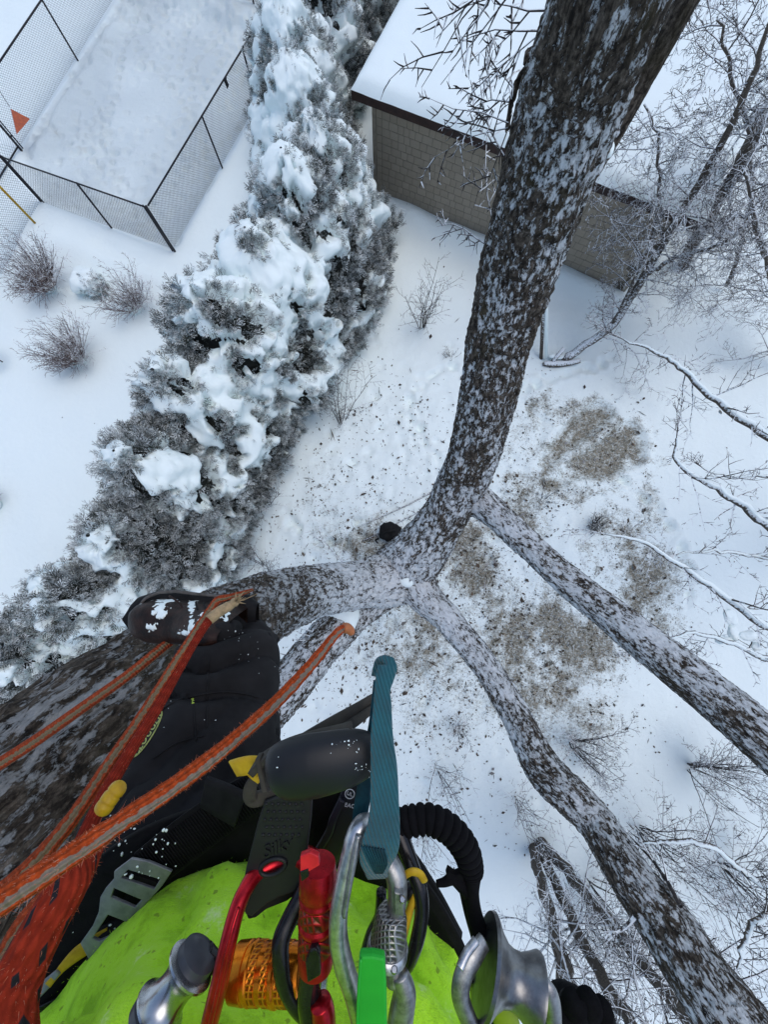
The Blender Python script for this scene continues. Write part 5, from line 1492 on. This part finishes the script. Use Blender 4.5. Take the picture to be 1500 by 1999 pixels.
def ribbon(name, rows, thick, mat, parent=None, n=40, seg=12, up=None, label=None):
    """strap seen broadside; rows (px, py, dist, width px)"""
    S = spline(S4(rows), n)
    b = MB(); R = S[:, 3]
    P = S[:, :3]
    T = np.gradient(P, axis=0); T /= np.linalg.norm(T, axis=1)[:, None]
    U = np.cross(T, FWD if up is None else up); U /= np.linalg.norm(U, axis=1)[:, None]; B = np.cross(T, U)
    prof = [(-1, -.6), (-.97, -1), (-.5, -1), (0, -1), (.5, -1), (.97, -1), (1, -.6), (1, .6), (.97, 1), (.5, 1), (0, 1), (-.5, 1), (-.97, 1), (-1, .6)]
    k = len(prof); pa = np.array(prof)
    V = P[:, None] + pa[None, :, 0:1] * R[:, None, None] * U[:, None] + pa[None, :, 1:2] * (thick / 2) * B[:, None]
    ii = np.arange(n * k).reshape(n, k)
    q = np.stack([ii[:-1], np.roll(ii[:-1], -1, 1), np.roll(ii[1:], -1, 1), ii[1:]], -1).reshape(-1, 4)
    V = V.reshape(-1, 3); t = []
    c0, c1 = len(V), len(V) + 1; V = np.vstack([V, P[0], P[-1]])
    for j in range(k): t += [(c0, (j + 1) % k, j), (c1, (n - 1) * k + j, (n - 1) * k + (j + 1) % k)]
    b.add(V, q, t)
    return b.build(name, mat, parent, True, label=label)

def bar_px(name, rows, mat, parent=None, seg=16, n=60, flat=None, label=None):
    S = spline(S4(rows), n)
    b = MB(); b.tube(S[:, :3], S[:, 3], seg, flat=flat, up=FWD if flat else None)
    return b.build(name, mat, parent, label=label)

def plate(name, outline, dist, thick, mat, parent=None, bevel=0.0012, holes=(), smooth_n=0, label=None, tiltz=None):
    """flat piece cut to an outline, real thickness, bevelled rim"""
    def z(p): return dist if tiltz is None else dist + tiltz(p)
    loops = [outline] + list(holes)
    bm = bmesh.new(); es = []
    for lp in loops:
        pts = np.array(lp, float)
        if smooth_n: pts = spline(np.vstack([pts, pts[0]]), smooth_n * len(lp))[:-1]
        vs = [bm.verts.new(C(p[0], p[1], z(p))) for p in pts]
        es += [bm.edges.new((vs[i], vs[(i + 1) % len(vs)])) for i in range(len(vs))]
    if len(loops) == 1:
        bm.faces.new(bm.verts[:])
    else:
        bmesh.ops.triangle_fill(bm, edges=es, use_beauty=True)
    r = bmesh.ops.extrude_face_region(bm, geom=bm.faces[:])
    for v in [g for g in r['geom'] if isinstance(g, bmesh.types.BMVert)]: v.co += Vector(FWD * thick)
    bmesh.ops.recalc_face_normals(bm, faces=bm.faces[:])
    if bevel:
        e = [e for e in bm.edges if len(e.link_faces) == 2 and e.calc_face_angle(0) > 0.7]
        bmesh.ops.bevel(bm, geom=e, offset=bevel, segments=2, affect='EDGES', profile=0.6)
    me = bpy.data.meshes.new(name); bm.to_mesh(me); bm.free()
    return link(name, me, mat, parent, label=label)

def lathe(name, a, b, prof, mat, parent=None, seg=36, label=None):
    """turned piece along a -> b (world); prof rows (t, radius m)"""
    P = np.array([np.asarray(a) + (np.asarray(b) - np.asarray(a)) * t for t, r in prof])
    bb = MB(); T = (np.asarray(b) - np.asarray(a)); T = T / np.linalg.norm(T)
    u = np.cross(T, FWD); u /= np.linalg.norm(u); v = np.cross(T, u)
    ang = np.arange(seg) / seg * 2 * math.pi
    V = np.array([P[i] + r * (np.cos(x) * u + np.sin(x) * v) for i, (t, r) in enumerate(prof) for x in ang])
    n = len(prof); ii = np.arange(n * seg).reshape(n, seg)
    q = np.stack([ii[:-1], np.roll(ii[:-1], -1, 1), np.roll(ii[1:], -1, 1), ii[1:]], -1).reshape(-1, 4)
    t = []
    V = np.vstack([V, P[0], P[-1]]); c0 = n * seg
    for j in range(seg): t += [(c0, (j + 1) % seg, j), (c0 + 1, (n - 1) * seg + j, (n - 1) * seg + (j + 1) % seg)]
    bb.add(V, q, t)
    o = bb.build(name, mat, parent, True, label=label)
    o.data.polygons.foreach_set('use_smooth', np.ones(len(o.data.polygons), dtype=bool))
    try: o.data.set_sharp_from_angle(angle=math.radians(38))
    except Exception: pass
    return o

# --- harness: belt, leg straps, buckles
hs = thing('climbing_harness', 'black climbing harness with ribbed leg straps and grey buckles at the hip', 'harness', C(420, 1640, .5))
ribbon('waist_belt', [(150, 1790, .49, 130), (280, 1690, .495, 130), (400, 1635, .50, 120), (520, 1615, .505, 115), (640, 1625, .505, 115), (740, 1670, .50, 110), (820, 1750, .49, 80), (890, 1840, .47, 40)], 0.010, M_WEB, hs)
ribbon('leg_strap', [(505, 1540, .488, 74), (450, 1575, .483, 80), (390, 1618, .477, 84), (330, 1664, .472, 84), (285, 1698, .470, 80)], 0.004, M_WEB, hs)
rb = MB()
for k in range(46):
    t = k / 45
    for sgn in (0,):
        a = np.array([505 - 215 * t, 1540 + 156 * t]); nrm = np.array([0.60, 0.80]) * 36
        z_ = .487 - .018 * t
        rb.tube([C(*(a - nrm), z_ - .0035), C(*(a + nrm), z_ - .0035)], 0.0009, 5)
rb.build('strap_ribs', M_WEB, hs, kind='stuff')
ribbon('strap_keeper', [(398, 1545, .478, 60), (430, 1560, .472, 66), (470, 1580, .468, 70)], 0.005, M_RUBBER, hs)
ribbon('hip_strap', [(60, 1960, .475, 90), (110, 1880, .48, 90), (160, 1800, .485, 86), (215, 1720, .49, 76), (270, 1650, .50, 60)], 0.006, M_WEB, hs)
bk = plate('buckle', [(255, 1677), (290, 1683), (335, 1702), (316, 1730), (272, 1778), (230, 1832), (205, 1862), (172, 1872), (156, 1842), (180, 1808), (192, 1780), (195, 1752), (205, 1735), (222, 1716), (222, 1702)], .458, .0035, M_BUCKLE, hs, 0.0008,
           holes=[[(249, 1698), (312, 1717), (300, 1736), (236, 1714)], [(222, 1734), (276, 1757), (262, 1772), (216, 1752)], [(210, 1786), (246, 1800), (226, 1824), (192, 1838), (180, 1832), (196, 1808)]])
MB().bar(C(242, 1706, .464), C(306, 1727, .464), .012, .006, FWD).build('threaded_webbing', M_WEB, bk, False)
ribbon('lever', [(212, 1824, .478, 26), (180, 1842, .472, 26), (150, 1862, .468, 24), (124, 1886, .465, 16), (108, 1905, .462, 12), (94, 1922, .46, 13)], 0.003, M_TABY, hs)
plate('lower_buckle', [(48, 1945), (60, 1935), (108, 1896), (116, 1903), (100, 1925), (70, 1956), (58, 1966)], .46, .004, M_BUCKLE, hs)
plate('lower_buckle', [(62, 1972), (110, 1950), (140, 1990), (120, 2020), (70, 2020)], .465, .004, M_BLACKM, hs, 0.001, holes=[[(76, 1978), (106, 1965), (122, 1990), (90, 2000)]])
ribbon('belt_tail', [(760, 1640, .46, 30), (800, 1700, .45, 28), (845, 1760, .44, 26), (885, 1825, .43, 22), (910, 1875, .42, 20)], 0.004, M_WEB, hs)
# snow dust on the straps
rg = np.random.default_rng(31); sd = MB()
for k in range(45):
    a, b, d = [(rg.normal(235, 18), rg.normal(1650, 16), .485), (rg.normal(262, 20), rg.normal(1706, 5), .456), (rg.uniform(130, 230), rg.uniform(1660, 1860), .478), (rg.normal(315, 16), rg.normal(1640, 25), .452)][rg.integers(0, 4)]
    s_ = abs(rg.normal(0, .0008)) + .0004
    sd.add(C(a, b, d) + iv * s_ * rg.uniform(.6, 1.5, 3), None, it)
sd.build('snow_specks', M_SNOW, hs, kind='stuff')

# --- saw scabbard end: pad, bracket, flap
sb = thing('saw_scabbard', 'black rubber scabbard flap with embossed dimples and an oval hole, under the slate pad', 'scabbard', C(560, 1600, .29))
def flapz(p): return 0.010 * ((p[1] - 1660) / 110.0) - 0.004 * ((p[0] - 545) / 60.0) ** 2 * -1
hole = [(533 + 21 * math.cos(a) * .94 + 12 * math.sin(a) * .34, 1692 - 21 * math.cos(a) * .36 + 12 * math.sin(a) * .94) for a in np.linspace(0, 2 * math.pi, 22, endpoint=False)]
fo = [(516, 1566), (540, 1556), (575, 1550), (610, 1552), (607, 1600), (600, 1655), (595, 1700), (593, 1728), (575, 1742), (545, 1752), (522, 1764), (505, 1778), (492, 1790), (480, 1786), (470, 1768), (472, 1735), (480, 1695), (492, 1650), (504, 1602)]
flap = plate('flap', fo, .288, .006, M_FLAP, sb, 0.0012, holes=[hole])
dm = MB()
for r_ in range(5):
    for c_ in range(7):
        x = 520 + c_ * 11.5 + r_ * -1.5 + (r_ % 2) * 5; y = 1570 + r_ * 15
        if x > 600 - r_ * 1.0: continue
        dm.add(C(x, y, .2878) + iv * np.array([.0016, .0016, .0008]), None, it)
dm.build('dimples', M_FLAP, flap)
text_mesh('embossed_lettering', 'Silky', 540, 1655, .2874, 34, 22, M_FLAP, flap, 0.0007, 0.35)
rim = [np.array(h) for h in hole]; rimc = np.array([533, 1692])
MB().tube([C(*(rimc + (h - rimc) * 1.22), .2876) for h in rim + rim[:1]], .0017, 8, cap=False).build('hole_rim', M_FLAP, flap)
plate('lower_lip', [(474, 1768), (492, 1745), (530, 1728), (575, 1715), (597, 1712), (590, 1738), (560, 1760), (520, 1776), (500, 1792), (484, 1796)], .296, .007, M_RUBBER, sb, 0.0015)
# pad: fat capsule
pdn = 46; tt = np.linspace(0, 1, pdn)
ax_ = spline([C(526, 1512, .262), C(580, 1500, .258), (C(650, 1486, .258)), C(745, 1462, .264)], pdn)
prof_ = np.clip(1 - np.abs(2 * tt - 1) ** 5.0, 0, 1) ** 0.5 * np.interp(tt, [0, .5, 1], [1.0, 1.06, .92])
pd = MB(); pd.tube(ax_, .0196 * np.maximum(prof_, .02), 28, flat=(1, .62), up=FWD)
pad = thing('saw_handle_pad', 'smooth slate-black rounded grip lying across the teal sling', 'grip', C(640, 1490, .27))
pd.build('grip', M_PAD, pad)
ribbon('bracket', [(497, 1500, .272, 14), (520, 1478, .268, 13), (560, 1456, .266, 13), (610, 1440, .265, 12), (660, 1428, .265, 11), (688, 1420, .266, 10)], 0.012, M_OLIVE, pad)
ribbon('bracket_post', [(506, 1476, .266, 9), (512, 1505, .266, 9), (520, 1540, .266, 9)], 0.008, M_OLIVE, pad)
ribbon('bracket_post', [(655, 1424, .268, 9), (663, 1436, .268, 9), (666, 1448, .268, 9)], 0.008, M_OLIVE, pad)
plate('clip', [(508, 1488), (528, 1482), (524, 1508), (526, 1534), (516, 1536)], .272, .005, M_CLIP, pad, 0.0008)
plate('clip', [(632, 1438), (652, 1433), (656, 1448), (638, 1454)], .272, .005, M_CLIP, pad, 0.0008)
plate('inner_pad', [(520, 1500), (560, 1468), (620, 1452), (640, 1450), (640, 1475), (540, 1500)], .276, .004, M_WEB, pad, 0.0008)
ribbon('yellow_tab', [(456, 1500, .285, 34), (470, 1497, .281, 36), (486, 1494, .279, 36), (504, 1496, .278, 40)], 0.002, M_TABY, pad)
ribbon('yellow_tab', [(484, 1500, .284, 20), (496, 1512, .281, 18), (508, 1524, .279, 12)], 0.002, M_TABY, pad)
ribbon('strap_loop', [(498, 1520, .285, 20), (488, 1540, .287, 24), (492, 1560, .292, 26), (515, 1556, .294, 26), (560, 1545, .292, 20)], 0.004, M_OLIVE, pad)
ostrap = thing('olive_strap', 'worn olive-grey strap reaching from the grip to the teal sling', 'strap', C(650, 1410, .3))
ribbon('webbing', [(560, 1470, .285, 34), (610, 1443, .292, 40), (660, 1412, .30, 36), (700, 1386, .31, 28), (735, 1362, .318, 20), (762, 1346, .322, 12)], 0.003, M_OLIVE, ostrap)
ribbon('fold', [(670, 1425, .298, 22), (705, 1400, .306, 18), (740, 1374, .314, 12)], 0.002, M_OLIVE, ostrap)

rg = np.random.default_rng(55); ps = MB()
for k in range(55):
    a, b = [(rg.normal(680, 16), rg.normal(1456, 6)), (rg.normal(702, 12), rg.normal(1502, 8)), (rg.uniform(540, 730), rg.uniform(1460, 1530))][min(2, rg.integers(0, 4))]
    s_ = abs(rg.normal(0, .0002)) + .00012
    t_ = (a - 526) / 219.0; yc = 1512 - 50 * t_
    d_ = .2595 - .0118 * math.sqrt(max(0.0, 1 - ((b - yc) / 56.0) ** 2))
    ps.add(C(a, b, d_) + iv * s_ * rg.uniform(.6, 1.6, 3), None, it)
ps.build('snow_specks', M_SNOW, pad, kind='stuff')

# --- dark strap with white approval marks
nv = thing('black_buckle_strap', 'black strap with small white approval marks beside the teal sling', 'strap', C(660, 1600, .32))
ribbon('strap', [(700, 1520, .318, 40), (688, 1550, .318, 44), (678, 1590, .318, 44), (658, 1640, .322, 40), (630, 1700, .33, 38)], 0.004, M_NAVY, nv)
ribbon('strap_edge', [(668, 1560, .314, 12), (650, 1600, .314, 14), (642, 1625, .316, 14), (618, 1665, .32, 12)], 0.004, M_NAVY, nv)
ribbon('under_strap', [(640, 1530, .335, 60), (635, 1600, .335, 70), (630, 1680, .34, 70)], 0.005, M_WEB, nv)
text_mesh('approval_mark', 'EAC', 683, 1573, .3125, 11, -12, M_WHITEINK, nv, 0.0002)
ci = [C(683 + 9 * math.cos(a), 1550 + 9 * math.sin(a), .3125) for a in np.linspace(0, 6.2832, 25)]
MB().tube(ci, .0004, 5, cap=False).build('approval_ring', M_WHITEINK, nv)
text_mesh('approval_mark', 'UL', 683, 1550, .3125, 10, -20, M_WHITEINK, nv, 0.0002)

# --- teal sling
ts = thing('teal_sling', 'teal webbing sling loop standing upright right of the slate grip', 'sling', C(748, 1500, .26))
ribbon('back_band', [(742, 1330, .275, 26), (735, 1400, .275, 26), (722, 1480, .275, 28), (712, 1540, .275, 30), (703, 1600, .272, 30), (708, 1650, .268, 36)], 0.0022, M_TEALD, ts)
ribbon('front_band', [(742, 1320, .272, 34), (750, 1297, .262, 38), (757, 1300, .252, 38), (752, 1322, .249, 36), (747, 1346, .248, 31), (747, 1380, .247, 36), (746, 1440, .246, 44), (750, 1500, .245, 52), (751, 1560, .244, 56), (750, 1605, .243, 62), (744, 1645, .243, 72), (735, 1676, .247, 66), (735, 1700, .256, 46), (738, 1712, .268, 40)], 0.0024, M_TEAL, ts, 90)
st = MB()
for k in range(9):
    t = k / 8
    st.tube(spline([C(706 + 44 * t, 1652 + 6 * t, .2405 + .001 * k / 8), C(722 + 34 * t, 1682 + 2 * t, .2435), C(733 + 14 * t, 1704, .2535)], 8), .0006, 5)
st.build('stitch_ribs', M_TEALD, ts, kind='stuff')

# --- carabiners
c1 = thing('carabiner', 'red twist-lock carabiner with knurled sleeve in front of the lime fleece', 'carabiner', C(520, 1850, .27), 'carabiners')
bar_px('body', [(380, 2160, .262, 40), (402, 2030, .262, 40), (428, 1920, .264, 40), (448, 1830, .268, 38), (463, 1775, .274, 36), (480, 1735, .282, 34), (505, 1700, .292, 34), (545, 1678, .298, 36), (585, 1672, .296, 40), (612, 1684, .288, 44), (622, 1710, .28, 44)], M_RED, c1, 12, 90, flat=(.85, 1.0))
bar_px('body_flute', [(404, 2025, .2555, 9), (430, 1915, .2575, 9), (450, 1826, .2615, 8), (466, 1772, .268, 7)], M_RED, c1, 8, 40)
lathe('lock_sleeve', C(622, 1684, .262), C(616, 1885, .262), [(0, .006), (.01, .0115), (.1, .0125), (.24, .0128), (.26, .0120), (.29, .0120), (.31, .0126), (.32, .0126), (.34, .0118), (.52, .0118), (.54, .0126), (.58, .0126), (.60, .0116), (.80, .0116), (.82, .0122), (.98, .0118), (1, .009)], M_RED, c1)
for t0, t1 in ((.345, .515), (.605, .795)):
    a, b = C(622, 1684, .262), C(616, 1885, .262)
    lathe('knurled_band', a + (b - a) * t0, a + (b - a) * t1, [(0, .0119), (0.05, .0122), (.95, .0122), (1, .0119)], M_REDKNURL, c1)
plate('bright_button', [(586, 1672), (606, 1664), (622, 1672), (624, 1690), (600, 1704), (586, 1706)], .2470, .004, M_REDBRIGHT, c1, .0008)
plate('gate_slot', [(586, 1702), (602, 1696), (603, 1712), (588, 1722)], .2465, .004, M_BLACKM, c1, .0006)
plate('gate_slot', [(596, 1880), (606, 1856), (618, 1852), (624, 1866), (626, 1905), (600, 1920)], .2455, .005, M_BLACKM, c1, .001)
bar_px('gate', [(614, 1870, .262, 44), (606, 1910, .262, 44), (604, 1950, .262, 46), (608, 1990, .262, 44), (615, 2060, .262, 44)], M_BLACKM, c1, 14, 30)
bar_px('nose', [(626, 1955, .256, 40), (632, 1985, .256, 46), (634, 2060, .256, 46)], M_RED, c1, 14, 20)
plate('red_behind_hole', [(505, 1670), (560, 1670), (560, 1715), (505, 1715)], .300, .003, M_REDBRIGHT, c1, .0008)
c2 = thing('carabiner', 'black hooked carabiner curving behind the red sleeve', 'carabiner', C(560, 1850, .28), 'carabiners')
bar_px('body', [(610, 1700, .292, 34), (592, 1745, .285, 34), (568, 1790, .28, 34), (549, 1835, .275, 34), (548, 1880, .272, 34), (556, 1925, .272, 32), (578, 1965, .272, 32), (606, 1995, .274, 32), (650, 2040, .276, 32)], M_BLACKM, c2, 14, 60, flat=(1, .7))
bar_px('spine', [(610, 1700, .294, 36), (598, 1760, .292, 46), (585, 1800, .292, 30)], M_BLACKM, c2, 12, 20, flat=(1, .5))
c3 = thing('carabiner', 'worn silver carabiner limb bent beside the red sleeve, clipped to the teal sling', 'carabiner', C(680, 1800, .25), 'carabiners')
bar_px('body', [(752, 1650, .268, 34), (738, 1618, .262, 36), (712, 1608, .256, 36), (694, 1628, .252, 37), (684, 1665, .25, 37), (672, 1720, .248, 38), (662, 1780, .246, 38), (661, 1830, .246, 40), (672, 1885, .247, 40), (690, 1940, .248, 38), (703, 2000, .25, 36), (708, 2080, .252, 36)], M_STEEL, c3, 16, 100, flat=(.92, 1.05))
bar_px('stamped_face', [(700, 1630, .2455, 12), (690, 1680, .243, 13), (680, 1740, .241, 12), (672, 1790, .2395, 9)], M_STEEL2, c3, 8, 40)
c4 = thing('carabiner', 'silver screw-gate carabiner with knurled sleeve right of the green tag', 'carabiner', C(768, 1850, .27), 'carabiners')
bar_px('body', [(750, 1668, .272, 36), (764, 1690, .27, 38), (774, 1715, .268, 40), (776, 1750, .267, 38), (772, 1790, .267, 36)], M_STEEL2, c4, 14, 40)
lathe('screw_sleeve', C(766, 1778, .266), C(756, 1858, .266), [(0, .006), (.03, .0092), (.15, .0108), (.6, .0122), (.8, .0128), (.82, .0136), (.93, .0138), (1, .0122)], M_STEELK, c4)
lathe('sleeve_collar', C(758, 1840, .2655), C(755, 1862, .2655), [(0, .0130), (.2, .0142), (.8, .0142), (1, .0125)], M_STEEL, c4)
plate('gate_web', [(770, 1742), (788, 1746), (790, 1790), (770, 1785)], .2575, .006, M_STEEL2, c4, .0008)
lathe('rivet', C(786, 1756, .2568), C(786, 1756, .2545), [(0, .0022), (.6, .0022), (1, .0014)], M_CHROME, c4, 16)
bar_px('gate', [(768, 1845, .266, 34), (766, 1880, .265, 34), (770, 1915, .264, 34)], M_STEEL2, c4, 14, 24)
lathe('rivet', C(769, 1892, .2535), C(770, 1893, .251), [(0, .0024), (.6, .0024), (1, .0015)], M_CHROME, c4, 16)
bar_px('nose', [(780, 1900, .262, 34), (790, 1935, .262, 44), (784, 1980, .262, 50), (772, 2060, .262, 50)], M_STEEL2, c4, 16, 30, flat=(1, .8))
c5 = thing('carabiner', 'black and yellow handled clip standing right of the screw-gate sleeve', 'carabiner', C(810, 1790, .28), 'carabiners')
bar_px('body', [(778, 1620, .295, 34), (795, 1665, .29, 32), (808, 1700, .287, 30), (820, 1735, .284, 30), (824, 1780, .282, 28), (816, 1830, .28, 28), (803, 1872, .28, 24), (790, 1900, .282, 18)], M_BLACKM, c5, 14, 60)
bar_px('inner_arm', [(820, 1728, .288, 24), (800, 1738, .288, 26), (790, 1748, .29, 22)], M_BLACKM, c5, 12, 20)
bar_px('yellow_inlay', [(812, 1742, .2835, 10), (803, 1768, .2835, 14), (794, 1800, .284, 16), (790, 1830, .285, 10)], M_TABY, c5, 10, 24)
bar_px('yellow_band', [(786, 1712, .276, 14), (804, 1702, .272, 16), (820, 1706, .273, 16), (829, 1720, .278, 14)], M_TABY, c5, 12, 24, flat=(1, .5))
bar_px('rear_arm', [(745, 1740, .294, 20), (742, 1790, .295, 24), (726, 1830, .296, 28), (716, 1870, .296, 30)], M_BLACKM, c5, 12, 30)
gt = thing('green_tag', 'bright green plastic tag hanging in front of the silver carabiners', 'tag', C(725, 1940, .235))
plate('strip', [(702, 1868), (727, 1867), (752, 1872), (755, 1935), (757, 2060), (692, 2060), (697, 1935)], .232, .0055, M_GREEN, gt, .0016)
bar_px('edge', [(705, 1872, .2312, 5), (700, 1940, .2312, 5), (696, 2050, .2312, 5)], M_GREEN, gt, 8, 20)
kb = thing('orange_barrel', 'orange knurled metal barrel lying across the lime fleece', 'barrel', C(530, 1898, .3))
a, b = C(458, 1896, .293), C(598, 1900, .285)
lathe('barrel', a, b, [(0, .012), (.03, .0165), (.2, .0172), (.21, .0162), (.25, .0162), (.26, .0175), (.28, .0175), (.30, .0165), (.58, .0165), (.60, .0178), (.64, .0178), (.66, .0165), (.9, .0165), (.97, .0158), (1, .012)], M_ORANGE, kb)
for t0, t1 in ((.31, .41), (.48, .57), (.68, .80)):
    lathe('knurled_band', a + (b - a) * t0, a + (b - a) * t1, [(0, .0166), (0.05, .0171), (.95, .0171), (1, .0166)], M_ORANGEK, kb)
lathe('steel_end', b, C(640, 1902, .285), [(0, .010), (.2, .013), (.8, .013), (1, .010)], M_CHROME, kb)

# --- pulleys
pu = thing('small_pulley', 'bright silver pulley with slate end caps resting on the lime fleece', 'pulley', C(340, 1935, .3))
a, b = C(385, 1868, .285), C(296, 1992, .272)
lathe('sheave', a, b, [(0.10, .014), (.13, .0185), (.17, .0185), (.22, .0160), (.30, .0138), (.42, .0124), (.55, .0124), (.66, .0138), (.75, .016), (.80, .0190), (.84, .0190), (.87, .014)], M_CHROME, pu)
lathe('end_cap', C(398, 1850, .287), C(372, 1886, .284), [(0, .005), (.1, .0105), (.3, .014), (.8, .0148), (1, .012)], M_DARKCAP, pu)
lathe('end_cap', C(308, 1974, .274), C(282, 2012, .270), [(0, .013), (.2, .0172), (.7, .0165), (.9, .012), (1, .005)], M_DARKCAP, pu)
bar_px('axle_arm', [(398, 1862, .29, 40), (425, 1885, .292, 30), (440, 1910, .294, 24)], M_BLACKM, pu, 12, 16)
pr = thing('large_pulley', 'grey metal pulley with flared sheave and lime lining at the bottom', 'pulley', C(970, 1920, .3))
a, b = C(942, 1880, .275), C(1052, 1938, .268)
lathe('sheave', a, b, [(0, .010), (.04, .0285), (.10, .0295), (.15, .0275), (.26, .0215), (.40, .0165), (.52, .0150), (.66, .0152), (.80, .0178), (.92, .0205), (.97, .0205), (1, .015)], M_PULLEY, pr)
bar_px('cheek', [(945, 1838, .268, 40), (925, 1868, .262, 44), (905, 1905, .258, 42), (900, 1945, .256, 40), (915, 1990, .256, 38), (945, 2050, .256, 38)], M_STEEL2, pr, 16, 50, flat=(.9, .55))
bar_px('cheek_rim', [(930, 1836, .262, 16), (912, 1860, .257, 16), (898, 1890, .252, 16)], M_STEEL, pr, 10, 30)
bar_px('cheek', [(1056, 1915, .274, 34), (1074, 1940, .272, 34), (1082, 1980, .272, 34), (1080, 2050, .272, 34)], M_STEEL2, pr, 14, 30, flat=(.9, .5))
M_LIMEP = simple('lining_lime', (0.22, 0.33, 0.012), (0.14, 0.22, 0.01), 40, 0.5)
bar_px('lining', [(955, 1842, .279, 14), (948, 1866, .277, 16), (944, 1890, .276, 14)], M_LIMEP, pr, 10, 16, flat=(1, .5))
bar_px('lining', [(975, 1950, .272, 40), (985, 1980, .272, 50), (1000, 2040, .272, 50)], M_LIMEP, pr, 14, 20, flat=(1, .5))
bar_px('lining', [(1050, 1918, .281, 12), (1056, 1940, .281, 14), (1056, 1970, .281, 12)], M_LIMEP, pr, 10, 16, flat=(1, .5))
bar_px('axle_block', [(945, 1900, .285, 60), (955, 1960, .285, 70), (965, 2060, .285, 80)], M_BLACKM, pr, 14, 20, flat=(1, .6))

# --- coiled black cord and its tail
cc = thing('coiled_cord', 'black tightly coiled stretch cord arching right of the teal sling', 'cord', C(860, 1620, .3))
S = spline(S4([(772, 1612, .30, 52), (800, 1603, .298, 54), (840, 1600, .297, 55), (880, 1620, .296, 56), (908, 1655, .295, 56), (920, 1690, .295, 50), (924, 1708, .295, 40)]), 420)
n = 420; t = np.linspace(0, 1, n)
R = S[:, 3] * (0.80 + 0.20 * np.abs(np.sin(t * math.pi * 17)) ** 0.6)
b = MB(); b.tube(S[:, :3], R, 24); b.build('coil', M_GLOVE, cc)
bar_px('cord', [(924, 1700, .295, 34), (922, 1740, .295, 28), (926, 1780, .294, 30), (938, 1825, .29, 36), (948, 1850, .285, 36)], M_GLOVE, cc, 14, 40)
bar_px('second_strand', [(905, 1735, .298, 18), (916, 1780, .298, 20), (930, 1830, .294, 20)], M_GLOVE, cc, 12, 30)
bar_px('loose_end', [(918, 1748, .297, 24), (900, 1725, .296, 26), (885, 1715, .295, 22), (868, 1722, .294, 16), (853, 1725, .293, 12)], M_GLOVE, cc, 12, 30)
plate('cut_tip', [(872, 1712), (876, 1700), (890, 1710), (905, 1704), (906, 1722), (880, 1728)], .292, .006, M_GLOVE, cc, .001)
